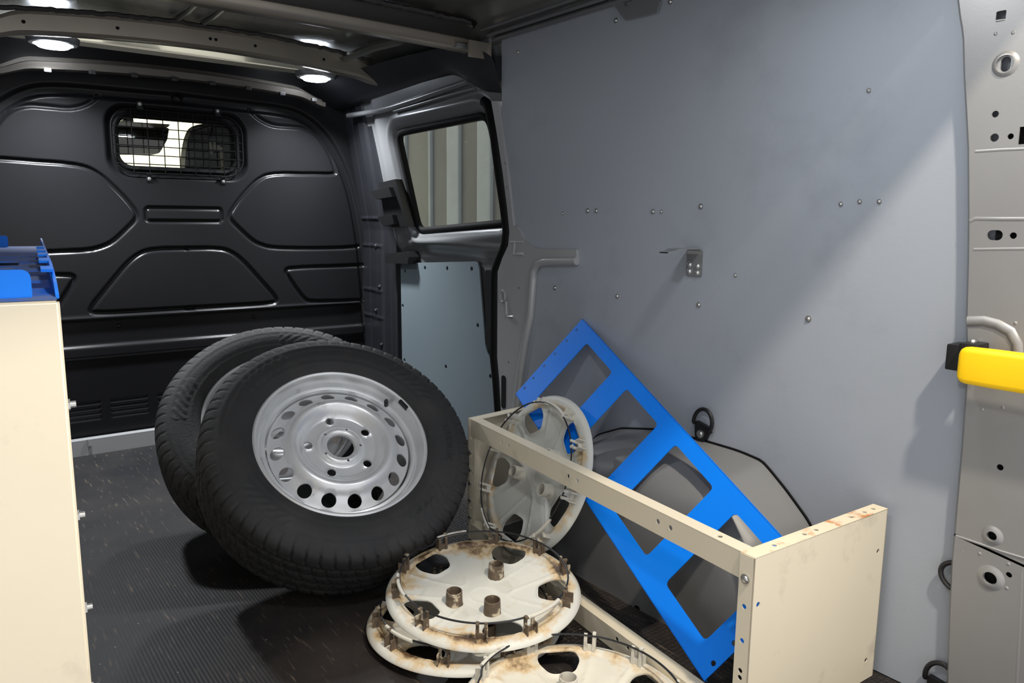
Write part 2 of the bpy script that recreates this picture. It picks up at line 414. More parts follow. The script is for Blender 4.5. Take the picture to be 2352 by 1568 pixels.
# ================================================================ SETTING
# ---- floor
bm = B()
for (x0, x1, y0, y1) in ((-.34, 1.66, .28, 3.3),):
    box(bm, ((x0+x1)/2, (y0+y1)/2, -.02), (x1-x0, y1-y0, .04))
floor = struct(from_bm('floor', bm, M['hexfloor']))
bm = B(); box(bm, (.32, 1.78, .002), (1.30, 2.80, .004))
o = from_bm('rubber_mat', bm, M['mat_ribs'], floor); o['label'] = 'black ribbed rubber mat'

# ---- bulkhead (front wall of the load bay)
OUT_R = [(0.8265,1.351),(0.9918,1.3455),(1.2168,1.3441),(1.3129,1.3241),(1.4112,1.2517),(1.4717,1.1549),(1.5129,1.0562),(1.5419,0.9413),(1.5663,0.7845),(1.578,0.6246),(1.59,0.4617),(1.6044,0.2955),(1.6274,0.0826)]
G_ARCH = [(1.0871,1.3323),(1.1286,1.2961),(1.1827,1.2777),(1.2482,1.2793),(1.3192,1.2795),(1.3772,1.2492),(1.4293,1.1768),(1.4558,1.1013),(1.4473,1.0915),(1.3107,1.0875),(1.162,1.0828),(1.1057,1.0555),(1.0548,1.0041),(1.0154,0.9572),(0.9832,0.9091),(0.9891,0.8845),(1.0349,0.8384),(1.0731,0.8022),(1.109,0.7837),(1.1607,0.7702),(1.3398,0.7659),(1.5056,0.7675),(1.5617,0.7727)]
G_SIDE = [(1.5904,0.6864),(1.5575,0.6853),(1.2283,0.6849),(1.2085,0.6723),(1.2266,0.6378),(1.2922,0.5392),(1.3323,0.5312),(1.598,0.5224)]
G_TRAP = [(0.8114,0.7733),(0.9297,0.7734),(0.9815,0.7602),(1.0331,0.7178),(1.1027,0.6332),(1.1748,0.5457),(1.1457,0.5341),(0.7985,0.5346)]
G_SLOT = [(0.6653,0.9267),(0.9461,0.9314),(0.9437,0.8824),(0.6625,0.8804)]
OUT_R = [p for p in OUT_R if p[0] > BC+.05]; OUT_R = [(BC, OUT_R[0][1]+.004)] + OUT_R
OUT = chaikin(OUT_R, 2); OUT2 = [p for p in mirror(OUT)]
grooves = []
for g, cl in ((G_ARCH, 0), (G_SIDE, 0), (G_TRAP, 0)):
    c = chaikin(g, 2); grooves += [c, mirror(c)]
sx0, sz0 = min(p[0] for p in G_SLOT), min(p[1] for p in G_SLOT); sx1, sz1 = max(p[0] for p in G_SLOT), max(p[1] for p in G_SLOT)
SLOT = rrect(BC, (sz0+sz1)/2, (sx1-sx0)/2, (sz1-sz0)/2, .012)
WC = (.806, 1.179); WIN_O = rrect(WC[0], WC[1], .262, .136, .075, 8); WIN_I = rrect(WC[0], WC[1], .222, .100, .055, 8)
ZL = .512
def bulk(U, V):
    y = np.full(U.shape, YB)
    for g in grooves:
        d = polydist(U, V, g); y += .009*(1-sstep(.003, .0105, d))
    d = np.abs(sd(U, V, SLOT)); y += .007*(1-sstep(.003, .009, d))
    for ol in (OUT, OUT2):
        d = polydist(U, V, ol); y += .016*(1-sstep(.010, .026, d))
    s = sd(U, V, WIN_O); y += .030*(1-sstep(-.026, .004, s))
    # lower section set back under a ledge, two shallow ribs, louvre slots
    y += .010*(1-sstep(ZL-.004, ZL+.003, V)) - .006*np.exp(-((V-ZL-.006)/.006)**2)
    y -= .012*sstep(.36, .372, V)*(1-sstep(.405, .417, V))
    for zc in (.13, .15, .17, .19):
        for k in range(9):
            xa = .16 + k*.17
            inx = sstep(xa, xa+.004, U)*(1-sstep(xa+.13, xa+.134, U)); y += .006*inx*(1-sstep(.002, .006, np.abs(V-zc)))
    return U, y, V
bulkhead = struct(skin('wall_front', -.30, 1.66, .02, 1.50, .0042, bulk, M['char'], mask=lambda U, V: sd(U, V, WIN_I) < 0))
bulkhead['label'] = 'charcoal steel bulkhead with pressed panels'
for (u, v) in [(0.5464,0.481),(1.0693,0.4823)]:
    bm = B(); cyl(bm, (u, YB+.014, v), (0, -1, 0), .014, .005, 18); dome(bm, (u, YB+.009, v), (0, -1, 0), .009, .005)
    from_bm('bolt', bm, M['char'], bulkhead, True)
# silver threshold at the foot of the bulkhead
bm = B()
box(bm, (.66, 3.185, .030), (1.9, .006, .060)); box(bm, (.66, 3.2, .062), (1.9, .036, .005), bev=.002)
for k in range(6): box(bm, (.1+k*.31, 3.180, .052), (.012, .010, .03), bev=.003)
struct(from_bm('trim_1', bm, M['silver2']))

# ---- bulkhead window
win = struct(thing('window_1', 'small bulkhead window', 'window')); del win['category']; del win['label']
bm = B(); loop = [(x, YB+.027, z) for x, z in WIN_I]; tube(bm, loop, .011, 8, True)
from_bm('window_seal', bm, M['seal'], win, True)
plate('pane', rrect(WC[0], WC[1], .225, .103, .055, 8), [], .004, lambda u, v, t: (u, YB+.032+t, v), M['glass'], win)

# ---- right lining panel
WL = [(1.99, 1.449), (1.985, 1.2), (1.95, 1.0), (1.91, .85), (1.88, .6), (1.88, .0)]
wall = struct(plate('wall_right', [(.30, .004), (.30, 1.449)] + [(a, max(.004, b)) for a, b in WL], [], .012, lambda u, v, t: (XW+t, u, v), M['ply']))
wall['label'] = 'grey lined side wall panel'
def screw_at(y, z, r=.0048):
    b = B(); cyl(b, (XW, y, z), (-1, 0, 0), r*1.5, .0012, 14); dome(b, (XW-.001, y, z), (-1, 0, 0), r, .004, 12)
    from_bm('screw', b, M['steel'], wall, True)
for (y, z) in [(1.9056,1.3976),(1.5802,0.9271),(1.5453,0.927),(1.3386,0.9242),(1.1883,0.936),(1.7131,0.7035),(1.4549,0.701),(1.1804,0.7035),(0.8906,0.7014),(1.4916,1.4098),(1.3092,1.4176)]: screw_at(y, z)
for (y, z) in [(1.6848,0.92),(0.8375,0.9377),(0.799,0.9423),(1.3097,0.9242),(0.76,0.9419),(0.7987,1.1513),(1.0792,0.7808)]: screw_at(y, z, .0032)
# wheel arch box, boxed out of the wall
ARC = [(0.7994,0.1891),(0.8539,0.267),(0.9105,0.3182),(0.9751,0.3683),(1.0401,0.376),(1.1279,0.3764),(1.2877,0.3708),(1.4199,0.3439),(1.5126,0.3037),(1.574,0.2372),(1.6274,0.1163),(1.6436,0.0019)]
ARC = [(ARC[0][0]-.02, 0.0)] + ARC + [(ARC[-1][0]+.22, 0.0)]
ar = resample(ARC, 60); ar = np.array(chaikin(ar, 1))
cen = np.array([1.15, .0])
rows = []
for (x, sh) in ((XW-.001, 1.0), (XW-.02, .99), (1.40, .965), (1.36, .945), (1.325, .925), (1.295, .89), (1.272, .83), (1.258, .75), (1.252, .6), (1.25, .3), (1.25, .02)):
    rr = cen + (ar-cen)*np.array([sh, sh]); rr[:, 1] = np.maximum(rr[:, 1], 0.0)
    rr[0, 1] = rr[-1, 1] = 0
    rows.append([(x, p[0], p[1]) for p in rr])
arch = loft('wheel_arch', rows, M['arch'], wall, 40); md = arch.modifiers.new('sub', 'SUBSURF'); md.levels = 1; md.render_levels = 1
arch['label'] = 'rounded grey wheel arch box'
bm = B(); tube(bm, [(XW-.003, p[0], p[1]) for p in ar], .0035, 6)
from_bm('arch_seal', bm, M['seal'], arch, True)

# left wall lining, rear of the cabinet
struct(plate('wall_left', [(.62, 0), (.62, 1.45), (3.24, 1.45), (3.24, 0)], [], .012, lambda u, v, t: (-.335+t, u, v), M['ply']))

# ---- roof
def roofz(U, V):
    # broad swage pressed into the near roof sheet
    z = 1.520 + .014*np.cos((U-BC)/.9*pi/2)
    RB = [(.55, .30), (1.30, .30), (1.37, .42), (1.37, 1.72), (1.26, 1.86), (.3, 1.90), (-.2, 1.90)]
    s = sd(U, V, chaikin(RB, 2, True)); z = z + .022*(1-sstep(-.03, .012, s))
    z = z + .006*np.exp(-((V-2.45)/.02)**2)
    # roll down to the side rail
    z = z - .085*sstep(1.34, 1.50, U)
    return U, V, z
roof = struct(skin('ceiling', -.34, 1.56, .41, 3.28, .02, roofz, M['roof']))
def bow(name, yc, xa, xb, z_mid, z_end, prof, m, nx=60, taper=.1, wend=.6):
    xs = np.linspace(xa, xb, nx); rows = []
    for x in xs:
        t = (x-BC)/((xb-xa)/2); z = z_end + (z_mid-z_end)*(1-t*t)
        e = min(1, (min(x-xa, xb-x))/taper); e = e*e*(3-2*e); k = wend + (1-wend)*e
        rows.append([(x, yc+dy*k, z + dz*k - .02*(1-e)) for dy, dz in prof])
    return loft(name, rows, m, roof, 30)
HAT = [(-.075, .040), (-.055, .040), (-.045, .036), (-.036, .012), (-.028, .004), (-.018, 0), (.018, 0), (.028, .004), (.036, .014), (.045, .036), (.052, .040), (.085, .040)]
BOWZ = dict(a=1.425, b=1.475, c=1.385)
b1 = bow('roof_bow', 2.10, .12, 1.485, 1.430, 1.422, [(-.016, .034), (-.019, .030), (-.018, .020), (-.012, .006), (-.004, .0), (.020, -.002), (.034, .004), (.040, .020), (.044, .085)], M['bow'])
bow('bow_shade_strip', 2.10, .12, 1.485, 1.430, 1.422, [(-.060, .080), (-.020, .076), (-.012, .060), (-.012, .030)], M['bowg'])  # dark strip painted as the shaded gap above the bow
b2 = bow('roof_bow', 2.76, .12, 1.50, 1.454, 1.408, [(-.050, .062), (-.034, .062), (-.024, .054), (-.018, .010), (-.010, .002), (.0, .0), (.050, .006), (.058, .034), (.075, .060)], M['bow'], taper=.16, wend=.62)
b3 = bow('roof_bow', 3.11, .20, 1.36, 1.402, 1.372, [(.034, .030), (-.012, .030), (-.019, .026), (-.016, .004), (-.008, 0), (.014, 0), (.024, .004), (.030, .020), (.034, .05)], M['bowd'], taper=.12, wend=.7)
# sealant beads along the bows
for (yy, zz, dz) in ((2.10-.05, 1.506, .01), (2.76-.042, 1.520, .046)):
    bm = B(); xs = np.linspace(.18, 1.38, 90)
    tube(bm, [(x, yy+random.uniform(-.002, .002), zz - (x-BC)**2/.47*dz + random.uniform(-.002, .002)) for x in xs], .007, 6)
    from_bm('sealant_bead', bm, M['sealant'], roof, True)
# black discs painted as the shade of small punched holes in the bows
def discs(name, pts_, r, parent, axis=(0, 0, -1), m=None):
    for p in pts_:
        b = B(); cyl(b, p, axis, r, .0012, 12); from_bm(name, b, m or M['hole'], parent)
def bowz(x, zm, ze, xa, xb): t = (x-BC)/((xb-xa)/2); return ze + (zm-ze)*(1-t*t)
discs('hole_shade_disc', [(x, 2.739, bowz(x, 1.454, 1.408, .12, 1.5)+.032) for x in (.27, .52, .80, .818, .95, 1.20)], .0055, roof, (0, -1, .12))
for x in np.linspace(.36, 1.30, 8):
    b = B(); box(b, (x, 3.075, bowz(x, 1.402, 1.372, .2, 1.36)-.004), (.022, .02, .014), bev=.003); from_bm('roof_clip', b, M['black'], roof)
# stiffening ribs pressed between the bows
bm = B()
for x in (.70, .78): tube(bm, [(x, 2.42, 1.536), (x, 2.60, 1.528), (x-.01, 2.78, 1.524)], .008, 8)
tube(bm, [(1.30, 2.35, 1.485), (1.29, 2.5, 1.49), (1.28, 2.72, 1.485)], .016, 8)
from_bm('roof_rib', bm, M['roof'], roof, True)
# pressed swage edge of the near roof field
sw = resample([(0.6763,2.1522),(0.8128,2.1424),(0.8883,2.1455),(1.0179,2.1424),(1.1618,2.148),(1.3066,2.1355),(1.3843,2.1063),(1.4383,2.0408),(1.4631,1.9391),(1.4549,1.7842)], 40)
loft('roof_swage', [[(a, b-.030, 1.508) for a, b in sw], [(a, b-.018, 1.497) for a, b in sw], [(a, b, 1.492) for a, b in sw], [(a, b+.008, 1.495) for a, b in sw], [(a, b+.012, 1.515) for a, b in sw]], M['bow'], roof, 50)
# edge rails along the top of the lining panel
bm = B()
for (x, z, r) in ((1.447, 1.452, .008), (1.425, 1.462, .006), (1.40, 1.474, .005)):
    tube(bm, [(x, y, z) for y in np.linspace(.42, 2.02, 14)], r, 8)
from_bm('edge_rail', bm, M['rail'], roof, True)
# bracket hanging from the roof edge
BRK = [(1.5155,1.4657),(1.4826,1.4378),(1.4469,1.4004),(1.3417,1.3975),(1.3319,1.4213),(1.3619,1.4615),(1.5055,1.4932)]
o = plate('roof_bracket', BRK, [circ2(*[(1.44,1.4458)][0], .014, 14)], .004, lambda u, v, t: (1.448-t, u, v), M['silver'], roof)
# bow end bracket by the wall
bm = B(); box(bm, (1.405, 2.035, 1.418), (.085, .010, .05), bev=.004); from_bm('bow_end_plate', bm, M['bow'], roof, True)
bm = B(); box(bm, (1.452, 2.10, 1.425), (.012, .11, .075), bev=.005); box(bm, (1.40, 2.105, 1.432), (.11, .07, .012), bev=.005)
from_bm('bow_bracket', bm, M['silver'], roof, True)

# rear roof header
bm = B(); box(bm, (.6, .399, 1.49), (1.9, .06, .08), bev=.006)
struct(from_bm('trim_2', bm, M['pillar']))

# ---- sliding door on the right side
def dX(z, off=0.): return 1.59 + off - .2*np.maximum(0, z-.8)
GLS = [(2.7734,1.2366),(2.1397,1.2453),(2.1063,0.8896),(2.743,0.8503)]
gl_c = chaikin(GLS, 3, True); 
gq = np.array(GLS)
def inset(P, k):
    c = P.mean(0); return c + (P-c)*k
def roundpoly(P, r, n=6):
    P = [np.array(p, float) for p in P]; out = []; N_ = len(P)
    for i in range(N_):
        a, b, c = P[i-1], P[i], P[(i+1) % N_]
        u = (a-b)/np.linalg.norm(a-b); v = (c-b)/np.linalg.norm(c-b)
        p0, p1 = b+u*r, b+v*r
        for k in range(n+1):
            t = k/n; out.append(tuple((1-t)**2*p0 + 2*t*(1-t)*b + t*t*p1))
    return out
GO = roundpoly(gq, .05)
LIN = roundpoly([(2.9001,0.7129),(2.3122,0.749),(2.2652,0.432),(2.1741,0.3302),(2.1551,0.1106),(2.893,-0.0675)], .03)
POC = roundpoly([(2.273,0.7194),(2.1688,0.7255),(2.1748,0.3844),(2.2235,0.4057),(2.2681,0.4479)], .012)
def doorf(U, V):
    s = sd(U, V, GO)
    x = dX(V)
    # frame around the glass: raised roll, then a step back to the glass
    x = x + .030*(1-sstep(-.004, .022, s)) - .014*np.exp(-((s-.045)/.018)**2)
    # flat step below the window and the recessed lower field
    x = x + .022*(1-sstep(.755, .80, V))
    x = x - .012*np.exp(-((V-.805)/.016)**2)*sstep(2.05, 2.1, U)*(1-sstep(2.80, 2.9, U))
    x = x + .02*sstep(2.90, 2.97, U)
    return x, U, V
door = struct(skin('door_1', 2.0, 3.03, -.02, 1.44, .006, doorf, M['silver'], mask=lambda U, V: sd(U, V, GO) < 0))
door['label'] = 'silver sliding side door seen from inside'
bm = B(); tube(bm, [(dX(z, .017), y, z) for y, z in GO], .015, 10, True); from_bm('window_seal', bm, M['seal'], door, True)
g = plate('pane', [tuple(p) for p in inset(np.array(GO), 1.03)], [], .004, lambda u, v, t: (float(dX(v, .034))+t, u, v), M['glass'], door)
LH = [(2.8629,0.6816),(2.6964,0.7038),(2.5273,0.7115),(2.3577,0.7194),(2.8857,0.5307),(2.3165,0.5118),(2.5394,0.3194),(2.2337,0.3328),(2.8762,0.2941)]
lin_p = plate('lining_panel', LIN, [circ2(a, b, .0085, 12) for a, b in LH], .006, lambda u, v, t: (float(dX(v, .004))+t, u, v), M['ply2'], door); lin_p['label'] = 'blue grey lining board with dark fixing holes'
plate('hole_shade_sheet', LIN, [], .002, lambda u, v, t: (float(dX(v, .0112))+t, u, v), M['hole'], door)  # black sheet painted as the shade behind the fixing holes
plate('door_pocket', POC, [], .004, lambda u, v, t: (float(dX(v, .006))+t, u, v), M['black'], door)
# black catches on the leading edge
LA = [(2.9261,1.0468),(2.7785,1.0575),(2.7435,0.8695),(2.8781,0.8642),(2.9376,0.8889)]
bm = B()
def prism(bm, P, x0, x1):
    a = [bm.verts.new((x0(z) if callable(x0) else x0, y, z)) for y, z in P]; b = [bm.verts.new((x1(z) if callable(x1) else x1, y, z)) for y, z in P]
    bm.faces.new(a); bm.faces.new(b[::-1]); n = len(P)
    for i in range(n): bm.faces.new((a[i], b[i], b[(i+1) % n], a[(i+1) % n]))
    bmesh.ops.recalc_face_normals(bm, faces=bm.faces)
prism(bm, LA, lambda z: float(dX(z, -.03)), lambda z: float(dX(z, .02)))
o = from_bm('catch_housing', bm, M['black'], door)
bm = B(); P_ = [(2.9787,1.0123),(2.8112,1.0258),(2.7971,0.9876),(2.9451,0.9793)]; prism(bm, P_, lambda z: float(dX(z, -.05)), lambda z: float(dX(z, .0)))
P_ = [(2.9599,0.907),(2.8255,0.9162),(2.8253,0.8791),(2.9214,0.8672)]; prism(bm, P_, lambda z: float(dX(z, -.05)), lambda z: float(dX(z, .0)))
from_bm('catch_arm', bm, M['black'], door)
bm = B(); P_ = [(2.9682,0.7495),(2.7777,0.7681),(2.7601,0.7456),(2.7716,0.7166),(2.9615,0.7105)]; prism(bm, P_, lambda z: float(dX(z, -.035)), lambda z: float(dX(z, .02)))
from_bm('hinge_block', bm, M['black'], door)

# ---- dark front door post between bulkhead and door
def postf(U, V):
    x = 1.575 - .17*np.maximum(0, V-.85) + 0*U
    yy = U + .02*np.maximum(0, V-.9)
    x = x + .010*sstep(3.10, 3.112, yy) + .012*(1-sstep(3.030, 3.042, yy)) + .006*np.exp(-((yy-3.165)/.005)**2)
    x = x + .02*(1-sstep(2.965, 2.985, U))
    for zc in (.30, .46, .58, .78, .9): x = x - .006*np.exp(-((V-zc)/.005)**2)*sstep(3.03, 3.05, U)
    return x, U, V
post = struct(skin('trim_3', 2.955, 3.235, 0, 1.40, .006, postf, M['dark']))
for (y, z) in ((3.10, .49), (3.06, .60), (3.05, .34), (3.09, .78)):
    bm = B(); cyl(bm, (1.577, y, z), (-1, 0, 0), .011, .006, 14); dome(bm, (1.571, y, z), (-1, 0, 0), .007, .004)
    from_bm('bolt', bm, M['dark'], post, True)

# ---- side rail over the door (cant rail)
n = 26
rT = resample([(1.30, 3.23, 1.44), (1.33, 2.9, 1.455), (1.37, 2.5, 1.462), (1.385, 2.2, 1.452), (1.40, 2.06, 1.425), (1.425, 1.99, 1.40)], n)
rM = resample([(1.40, 3.23, 1.395), (1.42, 2.8, 1.410), (1.435, 2.5, 1.417), (1.44, 2.3, 1.412), (1.44, 2.10, 1.35), (1.445, 1.985, 1.32)], n)
rN = resample([(1.43, 3.23, 1.375), (1.45, 2.8, 1.385), (1.463, 2.5, 1.392), (1.466, 2.28, 1.390), (1.462, 2.10, 1.315), (1.46, 1.995, 1.295)], n)
rL = resample([(1.49, 3.23, 1.362), (1.50, 2.8, 1.372), (1.505, 2.5, 1.375), (1.505, 2.27, 1.374), (1.49, 2.12, 1.300), (1.472, 2.01, 1.285)], n)
rK = resample([(1.56, 3.23, 1.40), (1.56, 2.8, 1.41), (1.56, 2.5, 1.415), (1.56, 2.27, 1.415), (1.55, 2.12, 1.40), (1.52, 2.00, 1.40)], n)
rail = struct(loft('trim_4', [[tuple(p) for p in r] for r in (rT, rM, rN, rL, rK)], M['dark'], None, 60))
md = rail.modifiers.new('sub', 'SUBSURF'); md.levels = 2; md.render_levels = 2
# lobe end cap
e_ = [tuple(r[-1]) for r in (rT, rM, rN, rL, rK)]
from_np('end_cap', e_, [tuple(range(5))], M['dark'], rail)
# tubular upper door frame
bm = B()
tube(bm, [(1.47, y, z) for y, z in [(3.1173,1.3327),(2.8445,1.3245),(2.7279,1.3256),(2.5367,1.3348),(2.3469,1.3453),(2.1999,1.3523)]], .011, 10)
from_bm('door_frame_tube', bm, M['silver'], rail, True)
bm = B()
tube(bm, [(1.475, y, z) for y, z in [(2.72,1.3106),(2.5457,1.3161),(2.3551,1.3234),(2.1711,1.3283)]], .006, 10)
from_bm('door_frame_tube', bm, M['silver'], rail, True)

# ---- post behind the door (silver), with the black door seal
CP = [(2.032,1.2697),(1.9969,1.2657),(1.975,1.1743),(1.9411,1.0402),(1.9092,0.8813),(1.8891,0.8802),(1.8577,0.8437),(1.8187,0.8225),(1.7726,0.815),(1.6155,0.8195),(1.6107,0.7867),(1.7553,0.7783),(1.7839,0.7704),(1.8043,0.7484),(1.8057,0.7206),(1.816,0.613),(1.8423,0.5229),(1.8627,0.4325),(1.883,0.3114),(1.8859,0.2143)]
CPL = [(1.9566,0.1976),(1.9677,0.2941),(1.976,0.376),(1.9892,0.4568),(1.9903,0.7346),(1.9649,0.7805),(1.9353,0.82),(1.9292,0.8635),(1.9417,0.9335),(1.9662,1.0412),(2.0028,1.1766)]
CPp = [(a, max(b, .01)) for a, b in CP] + [(CP[-1][0], .01), (CPL[0][0], .01)] + [(a, max(b, .01)) for a, b in CPL]
ch = [circ2(*p, .004, 10) for p in [(1.8789,0.6912),(1.9271,0.4476),(1.9553,1.0739),(1.9473,1.0005)]]
SLT = rrect(*[(1.9515,0.3455)][0], .012, .055, .01)
post2 = struct(plate('trim_5', CPp, ch, .03, lambda u, v, t: (1.447+t, u, v), M['silver2']))
bm = B(); tube(bm, [(1.447, a, max(b, .02)) for a, b in [(1.6108,0.7879),(1.7553,0.7783),(1.7839,0.7704),(1.8043,0.7484),(1.8057,0.7206),(1.816,0.613),(1.8423,0.5229),(1.8627,0.4325),(1.883,0.3114),(1.8859,0.2143)]], .012, 10)
from_bm('rolled_edge', bm, M['silver2'], post2, True)
bm = B(); tube(bm, [(1.4495, a, b) for a, b in [(1.9016,0.8318),(1.9054,0.794),(1.8567,0.796)]], .006, 8)
tube(bm, [(1.4495, a, b) for a, b in [(1.9241,0.8312),(1.8575,0.8331)]], .005, 8)
from_bm('pressed_bead', bm, M['silver2'], post2, True)
bm = B(); tube(bm, [(1.446, a, b) for a, b in [(1.9418,0.6432),(1.9388,0.6015),(1.9295,0.5955),(1.9019,0.5985)]], .004, 8)
tube(bm, [(1.446, a+.013*cos(t), b+.018*sin(t)) for (a, b) in [(1.9608,0.6583)] for t in np.linspace(0, 2*pi, 14)], .003, 8)
from_bm('pressed_bead', bm, M['silver2'], post2, True)
plate('post_slot', SLT, [], .002, lambda u, v, t: (1.4455+t, u, v), M['black'], post2)
bm = B(); sp = resample([(1.49, a, b) for a, b in [(2.1319,1.2851),(2.107,1.2713),(2.0744,1.1858),(2.0413,1.0461),(2.0112,0.9345),(1.9959,0.8623),(2.0047,0.8172),(2.0329,0.7765),(2.0617,0.729),(2.0634,0.4414),(2.0472,0.3582),(2.0361,0.2741),(2.0248,0.1743)]], 60)
tube(bm, [tuple(p) for p in sp], .017, 10); from_bm('door_seal', bm, M['seal'], post2, True)

# ---- rear corner post (near right)
PE = [(0.6487,1.3084),(0.6409,1.2787),(0.6346,1.2493),(0.6302,1.2329),(0.6261,1.2124),(0.6191,1.1544),(0.6092,1.0886),(0.6007,1.03),(0.5885,0.9119),(0.5819,0.8372),(0.5744,0.7312),(0.5686,0.6856),(0.5632,0.6162),(0.5615,0.5613),(0.5597,0.4977),(0.5585,0.4249),(0.5569,0.3469)]
PE = [(PE[0][0]+.012, 1.465)] + PE
PE2 = [(0.5559,0.3422),(0.555,0.2856),(0.5492,0.1858),(0.5411,0.0611),(0.536,0.0001)]
ph = [(rrect(*[(0.5725,1.2394)][0], .0075, .0085, .002, 2)), (rrect(*[(0.5576,1.1617)][0], .0075, .012, .007)), circ2(*[(0.5653,1.0828)][0], .0055), circ2(*[(0.5628,1.0445)][0], .0068),
      circ2(*[(0.5386,1.0447)][0], .0048), rrect(*[(0.5215,1.0448)][0], .005, .014, .001, 2), rrect(*[(0.546,0.883)][0], .012, .0085, .008), circ2(*[(0.5183,0.8829)][0], .0055),
      circ2(*[(0.4983,0.4877)][0], .0055), circ2(*[(0.4982,0.3633)][0], .0078)]
pp = PE + [(.33, PE[-1][1]-.035), (.33, PE[0][1])]
cpost = struct(plate('trim_6', pp, ph, .003, lambda u, v, t: (1.436+t, u, v), M['pillar']))
ph2 = [circ2(*[(0.4923,0.2879)][0], .011), circ2(*[(0.4651,0.3043)][0], .005)]
pp2 = PE2 + [(.33, PE2[-1][1]), (.33, PE2[0][1]-.035)]
plate('lower_post', pp2, ph2, .003, lambda u, v, t: (1.433+t, u, v), M['pillar'], cpost)
# rounded return of the post towards the lining, and a black box painted as the shade inside
rows = [[(1.436, a, b) for a, b in PE], [(1.440, a+.004, b) for a, b in PE], [(1.446, a+.007, b) for a, b in PE], [(1.4545, a+.009, b) for a, b in PE]]
loft('post_return', rows, M['pillar'], cpost, 60)
rows = [[(1.433, a, b) for a, b in PE2], [(1.437, a+.004, b) for a, b in PE2], [(1.445, a+.007, b) for a, b in PE2], [(1.4545, a+.009, b) for a, b in PE2]]
loft('post_return', rows, M['pillar'], cpost, 60)
bm = B(); box(bm, (1.452, .44, .70), (.006, .22, 1.5)); from_bm('post_inner_shade', bm, M['hole'], cpost)
def ringboss(p, r0, r1, x, h=.004):
    b = B(); R = lathe(b, [(r0, 0), (r0, h), (r0+(r1-r0)*.35, h*.9), (r0+(r1-r0)*.7, h*.3), (r1, 0)], 28)
    bmesh.ops.transform(b, matrix=frame_m((x, p[0], p[1]), (-1, 0, 0)), verts=b.verts)
    from_bm('boss', b, M['pillar'], cpost, True)
ringboss([(0.5576,1.1617)][0], .014, .021, 1.436); ringboss([(0.4982,0.3633)][0], .0085, .018, 1.436); ringboss([(0.4923,0.2879)][0], .0115, .023, 1.433)
# pressed ridges and seam lines across the post
def ridge(P, r, name='pressed_ridge', m=None):
    P = [(x+r*.62, y, z) for x, y, z in P]; b = B(); tube(b, P, r, 12); from_bm(name, b, m or M['pillar'], cpost, True)
ridge([(1.437, a, b) for a, b in [(0.6286,1.2312),(0.5976,1.2339),(0.5712,1.233),(0.5087,1.229)]], .0025, 'seam')
ridge([(1.437, a, b) for a, b in [(0.5904,1.0235),(0.5502,1.0238),(0.4871,1.0225)]], .005)
ridge([(1.437, a, b) for a, b in [(0.5872,0.9059),(0.5793,0.9104),(0.5387,0.9099),(0.4754,0.9103)]], .006)
ridge([(1.437, a, b) for a, b in [(0.5769,0.8577),(0.5337,0.86),(0.4704,0.863)]], .005)
ridge([(1.436, a, b) for a, b in [(0.5746,0.7327),(0.5484,0.7364),(0.5276,0.7328),(0.5066,0.7226),(0.4949,0.7034),(0.49,0.6745)]], .012)
ridge([(1.435, a, b) for a, b in [(0.5558,0.3431),(0.5236,0.3422),(0.4814,0.3405),(0.416,0.3416)]], .0025, 'seam')
ridge([(1.436, a, b) for a, b in [(0.4474,0.3193),(0.4423,0.2499),(0.4347,0.1238),(0.4296,0.0605)]], .009)
for (a, b) in [(0.5776,1.2123),(0.5516,1.2097),(0.5359,0.5824),(0.5047,0.592),(0.5004,0.7381)]: 
    q = B(); dome(q, (1.436, a, b), (-1, 0, 0), .0032, .0012, 10, 2); from_bm('spot_weld', q, M['pillar'], cpost, True)
for (a, b) in [(0.5136,0.3253),(0.4677,0.3233),(0.466,0.2799)]:
    q = B(); dome(q, (1.433, a, b), (-1, 0, 0), .0032, .0012, 10, 2); from_bm('spot_weld', q, M['pillar'], cpost, True)

# ---- hall outside: corrugated wall beside the door, pale wall ahead of the cab
bm = B(); box(bm, (3.64, 5.2, 1.3), (.06, 8.6, 3.9)); hall_r = struct(from_bm('wall_hall_right', bm, M['outer']))
for (y0, y1) in ((5.03, 5.22), (5.49, 5.68), (5.95, 5.985), (4.55, 4.74), (4.2, 4.3), (6.4, 6.6)):
    bm = B(); box(bm, (3.60, (y0+y1)/2, 1.3), (.05, y1-y0, 3.9), bev=.02); from_bm('rib', bm, M['rib'], hall_r)
bm = B(); box(bm, (2.5, 8.2, 1.2), (8.0, .05, 4.2))
struct(from_bm('wall_hall_front', bm, M['outerw']))

# ================================================================ THINGS
# ---- what is seen through the bulkhead window: cab fittings
bm = B(); box(bm, (.8, 4.25, 1.545), (1.9, 1.9, .03)); cabroof = struct(from_bm('ceiling_cab', bm, M['grey']))
bm = B(); box(bm, (1.72, 4.2, .8), (.03, 1.9, 1.5)); struct(from_bm('wall_cab_right', bm, M['black']))
bm = B(); box(bm, (-.1, 4.2, .8), (.03, 1.9, 1.5)); struct(from_bm('wall_cab_left', bm, M['black']))
t = thing('seat', 'black cab seat back with a light woven tag, behind the bulkhead window mesh', 'seat', Matrix.Translation((1.20, 3.62, .35)))
bm = B(); SB = chaikin([(x-1.2, z-.35) for x, z in [(1.0145,1.3105),(0.9751,1.2998),(0.9529,1.2627),(0.9372,1.2075),(0.9289,1.1565),(0.9212,1.0469),(0.916,0.9519),(1.3368,0.9603),(1.353,1.3796)]], 1, True)
a = [bm.verts.new((x, 0, z)) for x, z in SB]; b_ = [bm.verts.new((x, .12, z)) for x, z in SB]; bm.faces.new(a); bm.faces.new(b_[::-1])
for i in range(len(SB)): bm.faces.new((a[i], b_[i], b_[(i+1) % len(SB)], a[(i+1) % len(SB)]))
